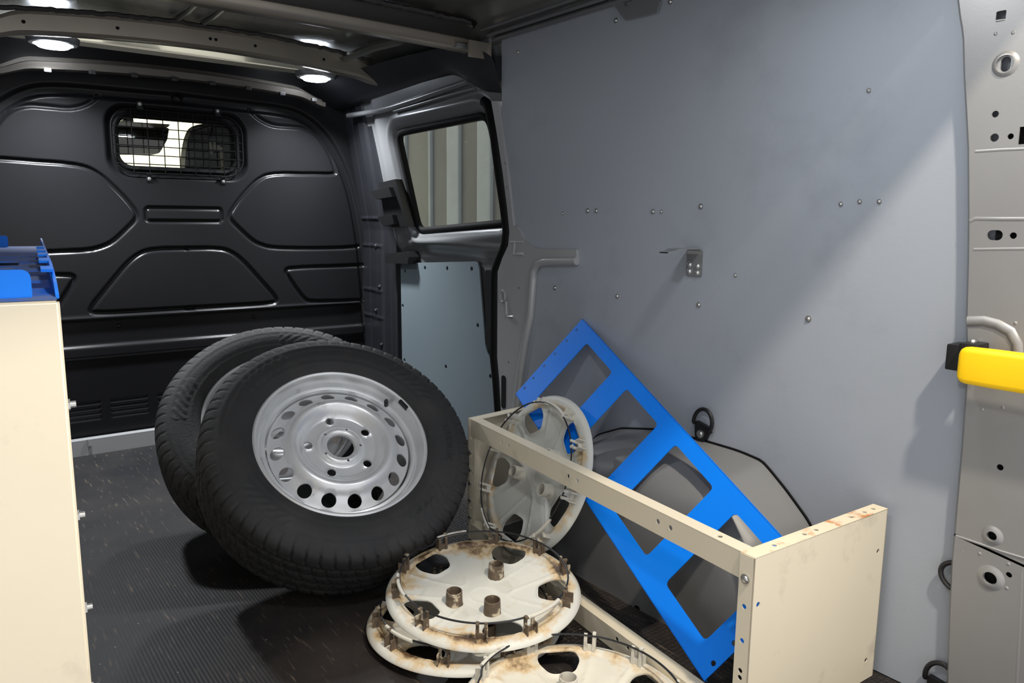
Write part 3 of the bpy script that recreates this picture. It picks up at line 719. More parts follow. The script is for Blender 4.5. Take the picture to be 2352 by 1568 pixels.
bmesh.ops.recalc_face_normals(bm, faces=bm.faces); bmesh.ops.bevel(bm, geom=[e for e in bm.edges if len(e.link_faces) == 2 and e.calc_face_angle(0) > 1.2], offset=.02, segments=3, affect='EDGES')
from_bm('seat_back', bm, M['black'], t, True)
bm = B()
for (x, z, w_, h_) in ((-.168, .862, .014, .034), (-.148, .866, .010, .034), (-.132, .858, .014, .020), (-.164, .834, .012, .012)): box(bm, (x, -.003, z), (w_, .004, h_))
o = from_bm('tag', bm, M['white'], t); o['label'] = 'pale printed tag'
bm = B(); box(bm, (-.120, -.005, .80), (.013, .006, .12)); o = from_bm('belt', bm, M['cream'], t); o['label'] = 'pale belt strip'
bm = B(); box(bm, (.1, .0, .10), (.5, .5, .9), bev=.05); from_bm('seat_base', bm, M['black'], t, True)
bm = B(); box(bm, (.8, 4.25, -.37), (1.9, 1.9, .04)); struct(from_bm('floor_cab', bm, M['black']))
t = thing('console', 'dark overhead console hanging from the cab roof beyond the window mesh', 'console', Matrix.Translation((.86, 4.5, 1.36)))
def block(P_, y0, y1, r=.0):
    bm = B(); P_ = [(x-.86, z-1.36) for x, z in P_]
    if r: P_ = roundpoly(P_, r, 4)
    a = [bm.verts.new((x, y0, z)) for x, z in P_]; b_ = [bm.verts.new((x, y1, z)) for x, z in P_]; bm.faces.new(a); bm.faces.new(b_[::-1])
    for i in range(len(P_)): bm.faces.new((a[i], b_[i], b_[(i+1) % len(P_)], a[(i+1) % len(P_)]))
    bmesh.ops.recalc_face_normals(bm, faces=bm.faces); return bm
from_bm('body', block([(0.8063,1.3579),(1.0761,1.3724),(1.0613,1.3052),(1.0322,1.2577),(0.8032,1.2457)], 0, .10, .015), M['hole'], t)
o = from_bm('lower_tray', block([(0.8036,1.2523),(1.037,1.2648),(1.0132,1.2315),(0.8097,1.2195)], -.01, .10, .012), M['grey'], t); o['label'] = 'grey lower tray'
from_bm('upper_rim', block([(0.8081,1.3843),(1.077,1.3884),(1.065,1.3716),(0.8062,1.3557)], -.02, .10, .006), M['grey'], t)
bm = B(); box(bm, (.02, .05, .15), (.05, .06, .30)); from_bm('hanger', bm, M['black'], t)

# ---- wire mesh guard over the bulkhead window
gd = thing('window_guard', 'black welded wire mesh guard screwed over the small bulkhead window', 'window guard', Matrix.Translation((WC[0], YB-.006, WC[1])))
GW, GH = .241, .117
bm = B(); tube(bm, [(x, 0, z) for x, z in rrect(0, 0, GW, GH, .07, 8)], .0032, 8, True); from_bm('frame', bm, M['wire'], gd, True)
vx = [-.171+.0555*k for k in range(8)]
for x in vx:
    h = GH if abs(x) < GW-.07 else GH-.07+math.sqrt(max(0, .07**2-(abs(x)-(GW-.07))**2))
    bm = B(); tube(bm, [(x, -.003, -h), (x, -.003, h)], .0019, 6); from_bm('wire', bm, M['wire'], gd)
for k in range(6):
    z = -.083+.0335*k
    h = GW if abs(z) < GH-.07 else GW-.07+math.sqrt(max(0, .07**2-(abs(z)-(GH-.07))**2))
    bm = B(); tube(bm, [(-h, .001, z), (h, .001, z)], .0019, 6); from_bm('wire', bm, M['wire'], gd)
for (x, z, s) in ((-.137, .135, 1), (.148, .135, 1), (-.120, -.135, -1), (.158, -.135, -1)):
    bm = B(); box(bm, (x, .003, z), (.021, .003, .026), bev=.001); box(bm, (x, -.004, z-s*.016), (.021, .014, .004)); tb = from_bm('tab', bm, M['char'], gd)
    bm = B(); cyl(bm, (x, .002, z+s*.002), (0, -1, 0), .0062, .003, 12); dome(bm, (x, -.001, z+s*.002), (0, -1, 0), .004, .003); from_bm('screw', bm, M['steel'], tb, True)

# ---- roof lamps
def lamp(x, y, z, label):
    t = thing('roof_lamp', label, 'lamp', Matrix.Translation((x, y, z)), 'lit lamps under the roof')
    bm = B(); lathe(bm, [(.078, .022), (.076, .010), (.070, .002), (.058, .0), (.056, .004)], 40); from_bm('bezel', bm, M['silver'], t, True)
    bm = B(); lathe(bm, [(.001, -.012), (.024, -.0115), (.044, -.008), (.054, .000), (.057, .006)], 40); from_bm('diffuser', bm, M['led'], t, True)
    l = bpy.data.lights.new('lamp_light', 'AREA'); l.shape = 'DISK'; l.size = .10; l.energy = 11; l.color = (.94, .97, 1.0); l.spread = radians(125)
    lo = bpy.data.objects.new('lamp_light', l); COL.objects.link(lo); lo.parent = t; lo.location = (0, 0, -.014)
lamp(.372, 2.985, 1.448, 'glowing round roof lamp above the mesh guard, left of the two')
lamp(1.262, 2.965, 1.442, 'glowing round roof lamp beside the sliding door, right of the two')

# ---- wheels
RT = .335
def tyre_mesh():
    # profile half: (half width h, radius r); computed around, with tread blocks as relief
    base = [(.085, .212), (.094, .220), (.101, .236), (.1065, .258), (.1075, .275), (.105, .295), (.1005, .311), (.095, .321), (.089, .3265), (.080, .3305), (.064, .3335), (.045, .3348), (.022, .3355), (0, .3358)]
    half = resample(base, 46); prof = np.vstack([half, (half*np.array([-1, 1]))[::-1][1:]])
    nseg = 720; th = np.linspace(0, 2*pi, nseg, endpoint=False)
    H = np.repeat(prof[:, 0][:, None], nseg, 1)*S_; R = np.repeat(prof[:, 1][:, None], nseg, 1)*1.0
    T = np.repeat(th[None], len(prof), 0)
    ah = np.abs(H/S_)
    crown = sstep(.318, .324, R) 
    # circumferential grooves
    d = np.zeros_like(H)
    hw = H/S_
    for c in (-.052, -.018, .018, .052): d += .0065*(1-sstep(.0025, .0045, np.abs(hw-c)))
    # lateral zig-zag cuts between blocks
    nb = 64
    ph = (T*nb/(2*pi) + np.sign(hw)*.0 + hw*14 + .12*np.sin(hw*120)) % 1.0
    cut = (1-sstep(.05, .11, np.minimum(ph, 1-ph)))
    sho = sstep(.058, .064, ah)
    d += .0055*cut*(.75 + .25*sho)
    ph2 = (T*nb/(2*pi)*2 + hw*10) % 1.0
    d += .002*(1-sstep(.05, .12, np.minimum(ph2, 1-ph2)))*(1-sho)
    d *= crown
    # shoulder lugs running down the side wall
    lug = sstep(.300, .309, R)*(1-crown)
    ph3 = (T*nb/(2*pi) + np.sign(hw)*.085*14 + .05) % 1.0
    d += lug*.004*(1-sstep(.06, .13, np.minimum(ph3, 1-ph3)))
    # side wall bands and arrow ornament
    side = (1-sstep(.300, .304, R))
    d2 = -.0012*np.exp(-((R-.292)/.0018)**2) - .0014*np.exp(-((R-.2405)/.0016)**2)
    zig = np.zeros_like(R)
    for a0 in (.55, 2.15, 3.75, 5.3):
        da = (T-a0+pi) % (2*pi)-pi; w_ = np.abs(da) < .26
        tri = np.abs(((da*11 + (R-.25)*45) % 1.0)-.5)*2
        zig += w_*sstep(.250, .254, R)*(1-sstep(.284, .288, R))*(sstep(.55, .7, tri))
    d2 += -.0013*zig
    H = H - np.sign(H)*0 + np.sign(H)*(-d2)*side
    # push along the section normal (approx radial at crown, axial at wall)
    R = R - d
    X = R*np.cos(T); Y = R*np.sin(T)
    V = np.stack([X, Y, H], -1).reshape(-1, 3); npf = len(prof)
    idx = np.arange(npf*nseg).reshape(npf, nseg); nx = np.roll(idx, -1, 1)
    q = np.stack([idx[:-1], idx[1:], nx[1:], nx[:-1]], -1).reshape(-1, 4)
    me = bpy.data.meshes.new('tyre'); me.vertices.add(len(V)); me.vertices.foreach_set('co', V.astype(np.float32).ravel())
    me.loops.add(q.size); me.loops.foreach_set('vertex_index', q.astype(np.int32).ravel()); me.polygons.add(len(q))
    me.polygons.foreach_set('loop_start', (np.arange(len(q))*4).astype(np.int32)); me.polygons.foreach_set('loop_total', np.full(len(q), 4, np.int32))
    me.update(); me.validate(); me.polygons.foreach_set('use_smooth', [True]*len(q)); return me
S_ = .975
RF = .2145
def wheel():
    t = thing('wheel', '', 'wheel')
    ty = link('tyre', tyre_mesh(), M['tyre'], t)
    # flat print raised on the side wall
    def arc_text(txt, rad, a0, size, name='lettering'):
        cu = bpy.data.curves.new('t', 'FONT'); cu.body = txt; cu.size = size; cu.extrude = .0012; cu.align_x = 'CENTER'; cu.resolution_u = 2
        ob = bpy.data.objects.new('t', cu); COL.objects.link(ob); dg = bpy.context.evaluated_depsgraph_get(); dg.update()
        me = bpy.data.meshes.new_from_object(ob.evaluated_get(dg)); bpy.data.objects.remove(ob)
        for v in me.vertices:
            x, y, z = v.co; r = rad + y; a = a0 - x/rad
            bul = .1075 - .0115*((r-.272)/.03)**2
            v.co = (r*cos(a), r*sin(a), (bul)*S_ + z + .0006)
        link(name, me, M['tyre'], ty)
    arc_text('215/65R16C', .262, radians(-14), .022)
    arc_text('109/107', .258, radians(-58), .020)
    # rim barrel
    bm = B()
    pr = [(RF-.003, .076), (RF+.002, .083), (RF+.001, .089), (RF-.003, .0918), (RF-.008, .090), (RF-.0105, .084), (RF-.0115, .070), (RF-.0135, .052), (RF-.0170, .044), (.1950, .043), (.1920, .054), (.186, .055), (.1835, .053), (.182, .046), (.1810, .02), (.177, -.02), (.179, -.06), (.198, -.075), (RF-.004, -.084), (RF+.001, -.089), (RF-.004, -.078)]
    lathe(bm, [(r, h*S_) for r, h in pr], 120)
    bmesh.ops.recalc_face_normals(bm, faces=bm.faces)
    from_bm('rim', bm, M['rimm'], t, True)
    # pressed disc
    P0 = radians(96)
    holes = [circ2(0, 0, .0335, 40)] + [circ2(.080*cos(P0+k*2*pi/5), .080*sin(P0+k*2*pi/5), .0108, 18) for k in range(5)]
    holes += [circ2(.048*cos(P0+.628+k*2*pi/5), .048*sin(P0+.628+k*2*pi/5), .0032, 10) for k in range(5)]
    V0 = radians(-92)
    for k in range(16):
        a = V0+k*2*pi/16
        holes.append([(.1570*cos(a) + .0150*cos(b)*cos(a) - .0176*sin(b)*sin(a), .1570*sin(a) + .0150*cos(b)*sin(a) + .0176*sin(b)*cos(a)) for b in np.linspace(0, 2*pi, 20, endpoint=False)])
    inner = []
    for r in np.r_[np.arange(.037, .177, .0035)]:
        n_ = max(30, int(2*pi*r/.0045)); o_ = random.random()
        for k in range(n_):
            a = 2*pi*(k+o_)/n_; p = (r*cos(a), r*sin(a)); ok = True
            for h in holes[1:]:
                hx = sum(q[0] for q in h)/len(h); hy = sum(q[1] for q in h)/len(h); hr = math.hypot(h[0][0]-hx, h[0][1]-hy)*1.32
                if (p[0]-hx)**2+(p[1]-hy)**2 < (hr+.001)**2: ok = False; break
            if ok: inner.append(p)
    v, f = cdt(circ2(0, 0, .1772, 160), holes, inner)
    rad = np.hypot(v[:, 0], v[:, 1]); an = np.arctan2(v[:, 1], v[:, 0])
    pz = np.array([(.033, .058), (.0355, .067), (.046, .070), (.052, .068), (.056, .059), (.060, .0565), (.086, .056), (.091, .057), (.096, .063), (.105, .075), (.114, .0835), (.122, .0862), (.130, .084), (.138, .077), (.146, .066), (.168, .050), (.1765, .045), (.1795, .045)])
    tt = np.linspace(.03, .18, 400); zz = np.interp(tt, pz[:, 0], pz[:, 1]); ker = np.exp(-np.linspace(-2.2, 2.2, 13)**2); zz = np.convolve(np.pad(zz, 6, 'edge'), ker/ker.sum(), 'valid')
    z = np.interp(rad, tt, zz)
    for k in range(5):
        a = P0+k*2*pi/5; dd = np.hypot(v[:, 0]-.080*cos(a), v[:, 1]-.080*sin(a)); z += .0022*(1-sstep(.010, .016, dd))
    for k in range(16):
        a = V0+k*2*pi/16; dd = np.hypot(v[:, 0]-.1585*cos(a), v[:, 1]-.1585*sin(a)); z += .0012*(1-sstep(.013, .018, dd))
    z = z*S_ - .004
    n_ = len(v); VV = np.vstack([np.c_[v, z], np.c_[v, z-.005]])
    ed = {}
    FF = list(f) + [tuple(i+n_ for i in q[::-1]) for q in f]
    for q in f:
        for i in range(3): ed[(q[i], q[(i+1) % 3])] = 1
    FF += [(b, a, a+n_, b+n_) for (a, b) in ed if (b, a) not in ed]
    from_np('disc', VV, FF, M['rimm'], t, 50)
    # balance weight and valve
    bm = B(); vv = box(bm, (0, 0, 0), (.032, .008, .012), bev=.002); bmesh.ops.transform(bm, matrix=Matrix.Translation((.205*cos(.42), .205*sin(.42), .083)) @ Matrix.Rotation(.42+pi/2, 4, 'Z'), verts=bm.verts)
    o = from_bm('balance_weight', bm, M['dark'], t); o['label'] = 'dark clip-on balance weight'
    bm = B(); cyl(bm, (.190*cos(.62), .190*sin(.62), .050), (-.3, -.2, 1), .006, .03, 12); cyl(bm, (.190*cos(.62)-.008, .190*sin(.62)-.006, .078), (-.3, -.2, 1), .0045, .008, 10)
    from_bm('valve', bm, M['black'], t, True)
    return t
nF = Vector((-.08004409, -.64586392, .75924485)); 
wh = wheel(); place(wh, frame_m((.7812, 1.7691, .2917), nF, (.99240761, -.12299242, 0)))
tag(wh, 'front steel wheel, whole silver rim in view, leaning back on the other wheel', 'wheel', 'leaning spare wheels')
nR = Vector((cos(.84955442)*cos(-1.90372829), cos(.84955442)*sin(-1.90372829), sin(.84955442)))
w2 = copy_tree(wh); place(w2, frame_m(Vector((.7652, 2.1044, .2858))-nR*.014+Vector((0, 0, .011)), nR) @ Matrix.Rotation(.5, 4, 'Z'))
w2['label'] = 'rear steel wheel half hidden behind the front one, near the bulkhead'

# ---- hubcaps (inner side showing)
RC = .217
def hubcap():
    t = thing('hubcap', '', 'hubcap')
    wins = []
    for k in range(5):
        a = k*2*pi/5
        wins.append(roundpoly([(r*cos(a+b), r*sin(a+b)) for r, b in ((.1865, -.20), (.1865, .20), (.160, .275), (.124, .20), (.124, -.20), (.160, -.275))], .0125, 5))
    inner = []
    for r in np.arange(.006, .214, .0042):
        n_ = max(8, int(2*pi*r/.005)); o_ = random.random()
        inner += [(r*cos(2*pi*(k+o_)/n_), r*sin(2*pi*(k+o_)/n_)) for k in range(n_)]
    P = np.array(inner); keep = np.ones(len(P), bool)
    for w_ in wins: keep &= sd(P[:, 0], P[:, 1], w_) > .002
    v, f = cdt(circ2(0, 0, RC, 150), wins, [tuple(p) for p in P[keep]])
    rad = np.hypot(v[:, 0], v[:, 1])
    tt = np.linspace(0, RC, 300); pz = np.array([(0, -.0145), (.030, -.0145), (.033, -.013), (.06, -.012), (.12, -.005), (.165, .002), (.185, .0045), (.188, .010), (.192, .0115), (.205, .009), (.2095, .0075), (.212, .0045), (RC, 0)])
    z = np.interp(rad, pz[:, 0], pz[:, 1])
    # U shaped beads around each window sector and the centre ring
    for k in range(5):
        a = k*2*pi/5
        bead = chaikin([(.178*cos(a-.40), .178*sin(a-.40)), (.075*cos(a-.30), .075*sin(a-.30)), (.052*cos(a), .052*sin(a)), (.075*cos(a+.30), .075*sin(a+.30)), (.178*cos(a+.40), .178*sin(a+.40))], 2)
        d = polydist(v[:, 0], v[:, 1], bead); z += .0026*(1-sstep(.001, .0048, d))
        s = sd(v[:, 0], v[:, 1], wins[k]); z += .0045*(1-sstep(.0015, .006, s))
    z += .002*(1-sstep(.001, .004, np.abs(rad-.030)))
    n_ = len(v); VV = np.vstack([np.c_[v, z], np.c_[v, z-.0028]]); ed = {}
    for q in f:
        for i in range(3): ed[(q[i], q[(i+1) % 3])] = 1
    FF = list(f) + [tuple(i+n_ for i in q[::-1]) for q in f] + [(b, a, a+n_, b+n_) for (a, b) in ed if (b, a) not in ed]
    from_np('cover', VV, FF, M['cap'], t, 50)
    for k in (0, 2, 3):
        a = k*2*pi/5; p = (.076*cos(a), .076*sin(a), -.0115)
        bm = B(); lathe(bm, [(.0205, 0), (.0185, .004), (.0175, .034), (.0155, .0345), (.0150, .030), (.0150, .002)], 28); bmesh.ops.translate(bm, vec=p, verts=bm.verts)
        from_bm('boss', bm, M['capd'], t, True)
    for k in range(10):
        a = (k+.5)*2*pi/10 + .05*((k*7) % 3-1)
        bm = B()
        for s_ in (-1, 1):
            box(bm, (.1885, s_*.0085, .026), (.0045, .007, .040), bev=.001)
            box(bm, (.1965, s_*.0110, .020), (.014, .0025, .026))
        box(bm, (.190, 0, .014), (.004, .018, .016)); box(bm, (.1915, -.0085, .046), (.010, .007, .004), bev=.001)
        bmesh.ops.rotate(bm, cent=(0, 0, 0), matrix=Matrix.Rotation(a, 3, 'Z'), verts=bm.verts)
        from_bm('clip', bm, M['capd'], t)
    # retaining wire with cranked joint
    pts_ = []
    for q in np.linspace(0, 2*pi, 140, endpoint=False):
        kk = .007*sstep(.0, .04, abs(((q-1.2+pi) % (2*pi))-pi)-.10) if abs(((q-1.2+pi) % (2*pi))-pi) < .2 else .007
        pts_.append(((.1825+kk*.6)*cos(q), (.1825+kk*.6)*sin(q), .036+kk))
    bm = B(); tube(bm, pts_, .0021, 8, True); from_bm('retaining_wire', bm, M['dark'], t, True)
    for (a0, a1) in ((.62, 1.02), (2.0, 2.45), (4.0, 4.5)):
        bm = B(); tube(bm, [(.1895*cos(q), .1895*sin(q), .043) for q in np.linspace(a0, a1, 12)], .0042, 8); from_bm('collar_arc', bm, M['capl'], t, True)
    return t
hc = hubcap(); HG = 'loose hubcaps showing their inner side'
def nrm(a): return Vector(a).normalized()
place(hc, frame_m((.905, 1.288, .095), nrm((-.050, -.080, .995))) @ Matrix.Scale(.985, 4) @ Matrix.Rotation(radians(33), 4, 'Z')); hc['group'] = HG
hc['label'] = 'dirty hubcap on top of the flat stack beside the front tyre'
h2 = copy_tree(hc); place(h2, frame_m((.868, 1.308, .0245), nrm((.005, .012, .999))) @ Matrix.Scale(.985, 4) @ Matrix.Rotation(radians(62), 4, 'Z'))
h2['label'] = 'browned hubcap lying on the floor under another hubcap'
h3 = copy_tree(hc); ln = nrm((-.912, .095, .40)); lx = Vector((0, 0, 1)).cross(ln)
place(h3, frame_m((1.208, 1.485, .246), ln, lx) @ Matrix.Scale(.98, 4) @ Matrix.Rotation(radians(196), 4, 'Z')); h3['label'] = 'greyish hubcap standing on edge behind the cream rail, against the blue panel'
h4 = copy_tree(hc); place(h4, frame_m((.845, .910, .032), nrm((.0, -.024, .999))) @ Matrix.Rotation(radians(62), 4, 'Z'))
h4['label'] = 'cleaner hubcap lying nearest the camera, cut by the bottom edge'

for h_, mc in ((h3, M['capc']), (h4, M['capf'])):
    for c in h_.children:
        k_ = c.name.split('.')[0]
        if k_ in ('cover', 'clip', 'boss'):
            c.material_slots[0].link = 'OBJECT'; c.material_slots[0].material = mc if k_ == 'cover' else M['capl']
# ---- blue perforated shelf panel leaning on the wall
A_ = Vector((1.4495, 1.5855, .6262)); u_ = Vector((-.233, -.905, -.357)).normalized(); v_ = Vector((-.482, .426, -.766)); v_ = (v_-u_*v_.dot(u_)).normalized()
n_b = u_.cross(v_)
if n_b.x > 0: n_b = -n_b
bp = thing('shelf_panel', 'blue metal panel with four square openings leaning inside the cream rack', 'panel', frame_m(A_, n_b, u_))
bp_l = bp.matrix_world.inverted()
def bfn(u, v, t): return bp_l @ (A_ + u_*u + v_*v - n_b*t)
LB, WB = .982, .291
bh = [roundpoly([(a, .036), (b, .036), (b, .245), (a, .245)], .012, 3) for a, b in ((.083, .238), (.315, .472), (.548, .702), (.779, .928))]
bh += [circ2(.014, q, .0042, 10) for q in (.033, .075, .125, .172, .219, .258)] + [circ2(.970, q, .0055, 10) for q in (.045, .10, .15, .20, .256)]
plate('sheet', [(0, 0), (LB, 0), (LB, WB), (0, WB)], bh, .0022, bfn, M['blue'], bp)
bm = B()
def slab(bm, u0, u1, v0, v1, t0, t1):
    c = [bfn(u, v, t) for t in (t0, t1) for (u, v) in ((u0, v0), (u1, v0), (u1, v1), (u0, v1))]
    q = [bm.verts.new(p) for p in c]
    for f in ((0, 1, 2, 3), (7, 6, 5, 4), (0, 4, 5, 1), (1, 5, 6, 2), (2, 6, 7, 3), (3, 7, 4, 0)): bm.faces.new([q[i] for i in f])
    bmesh.ops.recalc_face_normals(bm, faces=bm.faces)
slab(bm, 0, LB, 0, .002, 0, .012); slab(bm, 0, LB, WB-.002, WB, 0, .012)
from_bm('flange', bm, M['blue'], bp)

# ---- cream metal rack lying on its side
HR = .354
NL, NR = [(1.0366,0.6989)][0], (1.437, .682)
FL, FR = [(1.1491,1.7156)][0], (1.437, 1.745)
rk = thing('rack_frame', 'cream metal shelving frame with two end plates joined by long rails', 'rack', Matrix.Translation((NL[0], NL[1], 0)))
def wl(p): return Vector(p) - Vector((NL[0], NL[1], 0))
def endplate(name, L, R, side, holes, label=None):
    L = Vector((L[0], L[1], 0)); R = Vector((R[0], R[1], 0)); d = (R-L); W_ = d.length; d.normalize(); nn = Vector((-d.y, d.x, 0))*side
    def fn(u, v, t): return wl(L + d*u + nn*t + Vector((0, 0, v)))
    p = plate(name, [(0, .002), (W_, .002), (W_, HR), (0, HR)], [circ2(a if a > 0 else W_+a, b, .005, 10) for a, b in holes], .0022, fn, M['cream'], rk)
    fl = .030
    # left flange with its row of holes, and top flange
    lf = plate('side_flange', [(.0, .002), (fl, .002), (fl, HR-.001), (0, HR-.001)], [circ2(.016, z, .0046, 10) for z in (.262, .20, .145, .132, .085)] if side > 0 else [circ2(.016, z, .0046, 10) for z in (.06, .10, .20, .25, .30)], .002,
               lambda u, v, t: wl(L + nn*u + d*t + Vector((0, 0, v))), M['cream'], p)
    tf = plate('top_flange', [(0.001, .0), (W_, .0), (W_, fl), (.001, fl)], [circ2(x, .015, .0045, 10) for x in (.07, .155, .19, .30, .345, .375) if x < W_-.01] if side > 0 else [], .002,
               lambda u, v, t: wl(L + d*u + nn*v + Vector((0, 0, HR-t+.0005))), M['creamr'] if side > 0 else M['cream'], p)
    if side > 0: tf['label'] = 'rust spotted top flange'
    plate('side_flange', [(.0, .002), (fl, .002), (fl, HR-.001), (0, HR-.001)], [], .002, lambda u, v, t: wl(R + nn*u - d*t + Vector((0, 0, v))), M['cream'], p)
    return d, nn, p
dn, nn_, pn = endplate('end_plate', NL, NR, 1, [(.016, .268), (-.022, .272), (-.030, .045)])
df, nf, pf = endplate('end_plate', FL, FR, -1, [])
b0 = wl((NL[0], NL[1], 0)) + dn*.0005
bm = B(); cyl(bm, b0 + nn_*.016 + Vector((-.0005, 0, HR-.042)), -dn, .0085, .003, 14); dome(bm, b0 + nn_*.016 + Vector((-.003, 0, HR-.042)), -dn, .007, .004)
from_bm('bolt', bm, M['steel'], pn, True)
for z in (.07, .12, .17, .21, .26):
    bm = B(); q = wl((FL[0], FL[1], 0)) + nf*.014 + Vector((-.001, 0, z)); cyl(bm, q, -df, .0048, .006, 10); from_bm('bolt', bm, M['steel'], pf)
def railp(z, top_first):
    a = Vector((NL[0], NL[1], 0)) + nn_*.004; b = Vector((FL[0], FL[1], 0)) + nf*.003
    d = (b-a); Ln = d.length; d.normalize(); s = Vector((d.y, -d.x, 0))
    bmh = [circ2(x, .026, .0052, 10) for x in (.20, .235, .50, .535, .80, .835)] if top_first else [circ2(x, .030, .0052, 10) for x in (.31, .345, .62, .655)]
    r = plate('rail', [(0, 0), (Ln, 0), (Ln, .046), (0, .046)], bmh, .002, lambda u, v, t: wl(a + d*u + s*(t+.002) + Vector((0, 0, z-.048+v))), M['cream'], rk)
    th_ = [circ2(x, .015, .0048, 10) for x in (.09,)]
    plate('rail_face', [(0, 0), (Ln, 0), (Ln, .030), (0, .030)], th_, .002, lambda u, v, t: wl(a + d*u + s*(.002+v) + Vector((0, 0, z-t-.0005))), M['cream'], r)
    return r
railp(HR, True); railp(.050, False)

# ---- racking unit on the left (cream end panel, blue tray on top)
K0 = Vector((.092, .833, .82)); kd = Vector((.131, 1.439, 0)).normalized(); kx = Vector((kd.y, -kd.x, 0)); LK = 1.40; DK = .34
cab = thing('cabinet', 'tall cream racking unit with a blue tray on top at the left edge', 'cabinet', Matrix.Translation((K0.x, K0.y, 0)))
def cl(p): return p - Vector((K0.x, K0.y, 0))
def KP(x, d, z): return cl(Vector((K0.x, K0.y, 0)) + kx*x + kd*d + Vector((0, 0, z)))
bm = B(); q = [bm.verts.new(KP(x, d, z)) for z in (0.004, .82) for (x, d) in ((0, 0), (-DK, 0), (-DK, .026), (0, .026))]
for f in ((0, 1, 2, 3), (4, 7, 6, 5), (0, 4, 5, 1), (1, 5, 6, 2), (2, 6, 7, 3), (3, 7, 4, 0)): bm.faces.new([q[i] for i in f])
bmesh.ops.recalc_face_normals(bm, faces=bm.faces); bmesh.ops.bevel(bm, geom=bm.edges[:], offset=.003, segments=3, affect='EDGES')
for (x, z) in ((-.096, .55), (-.11, .485)): dome(bm, KP(x, 0, z), -kd, .0028, .001, 10, 2)
ep = from_bm('end_panel', bm, M['cream'], cab, True)
bm = B(); dome(bm, KP(-.058, 0, .5), -kd, .003, .001); bm.free()
bm = B(); q = [bm.verts.new(KP(x, d, z)) for z in (0.004, .80) for (x, d) in ((-.045, .03), (-DK, .03), (-DK, LK), (-.045, LK))]
for f in ((0, 1, 2, 3), (4, 7, 6, 5), (0, 4, 5, 1), (1, 5, 6, 2), (2, 6, 7, 3), (3, 7, 4, 0)): bm.faces.new([q[i] for i in f])
bmesh.ops.recalc_face_normals(bm, faces=bm.faces); from_bm('body', bm, M['cream'], cab)
for z in (.715, .60, .50, .41):
    bm = B(); cyl(bm, KP(0, .016, z), kx, .0035, .007, 10); cyl(bm, KP(-.004, .016, z), kx, .006, .006, 6); from_bm('bolt', bm, M['steel'], cab, True)
# tray
def tfn(z0): return lambda u, v, t: KP(u, v, z0-t)
def loc2(P_): return [(float((Vector((a, b, 0))-Vector((K0.x, K0.y, 0))).dot(kx)), float((Vector((a, b, 0))-Vector((K0.x, K0.y, 0))).dot(kd))) for a, b in P_]
sl = [loc2([(0.1156,1.5243),(0.1029,1.393),(0.0798,1.3801),(0.0878,1.5085)]), loc2([(0.0979,1.3352),(0.088,1.2335),(0.0701,1.2237),(0.0763,1.3237)])]
sl = [[(-.30, q[3][1]), q[0], q[1], (-.30, q[2][1])] for q in sl]
FG = [loc2(q) for q in ([(0.1065,1.0041),(0.0953,1.0099),(0.0892,0.9448),(0.0998,0.9392)], [(0.1228,1.2026),(0.1127,1.2073),(0.1053,1.1264),(0.1147,1.1219)], [(0.1373,1.3725),(0.1279,1.3765),(0.1212,1.3006),(0.13,1.2967)], [(0.1494,1.5146),(0.1403,1.5182),(0.1338,1.4439),(0.1425,1.4404)], [(0.1626,1.6648),(0.1539,1.6679),(0.1481,1.6002),(0.1564,1.597)])]
tray = plate('tray', [(-.002, .002), (-.002, LK), (-DK, LK), (-DK, .002)], sl, .003, tfn(.8235), M['bluew'], cab); tray['label'] = 'blue tray with worn paint and finger slots'
def lip(name, x0, x1, d, h, m, r=.01, holes=()):
    P_ = roundpoly([(x0, 0), (x1, 0), (x1, h), (x0, h)], .001, 1)[:4] + roundpoly([(x0, 0), (x1, 0), (x1, h), (x0, h)], r, 4)[10:15] + roundpoly([(x0, 0), (x1, 0), (x1, h), (x0, h)], r, 4)[15:20]
    return plate(name, P_, holes, .003, lambda u, v, t: KP(u, d+t, .8235+v), m, tray)
lip('end_lip', -DK, -.0215, .004, .0262, M['blue'], .009)
lip('end_lip', -DK, -.070, 1.36, .027, M['blue'], .006, [circ2(-.115, .017, .005, 12)])
# front lip with turned-in fingers
bm = B()
q = [(-.001, .002, .8235), (-.001, .35, .8235)]
c = [KP(x, d, z) for (x, d, z) in ((.0, .002, .822), (.0, LK, .822), (.0, LK, .843), (.0, .25, .843), (.0, .15, .840), (0, .05, .834), (0, .002, .826))]
c2 = [KP(x-.003, d, z) for (x, d, z) in ((.0, .002, .822), (.0, LK, .822), (.0, LK, .843), (.0, .25, .843), (.0, .15, .840), (0, .05, .834), (0, .002, .826))]
a = [bm.verts.new(p) for p in c]; b = [bm.verts.new(p) for p in c2]; bm.faces.new(a); bm.faces.new(b[::-1])
for i in range(7): bm.faces.new((a[i], b[i], b[(i+1) % 7], a[(i+1) % 7]))
bmesh.ops.recalc_face_normals(bm, faces=bm.faces)
from_bm('front_lip', bm, M['blue'], tray)
for g in FG:
    bm = B(); x1 = g[1][0]-.0; d0, d1 = g[3][1], g[0][1]
    P_ = [KP(x, dd, z) for z in (.8405, .8435) for (x, dd) in ((-.001, d0), (x1, d0), (x1, d1), (-.001, d1))]
    q = [bm.verts.new(p) for p in P_]
    for f in ((0, 1, 2, 3), (4, 7, 6, 5), (0, 4, 5, 1), (1, 5, 6, 2), (2, 6, 7, 3), (3, 7, 4, 0)): bm.faces.new([q[i] for i in f])
    bmesh.ops.recalc_face_normals(bm, faces=bm.faces); from_bm('finger', bm, M['blue'], tray)

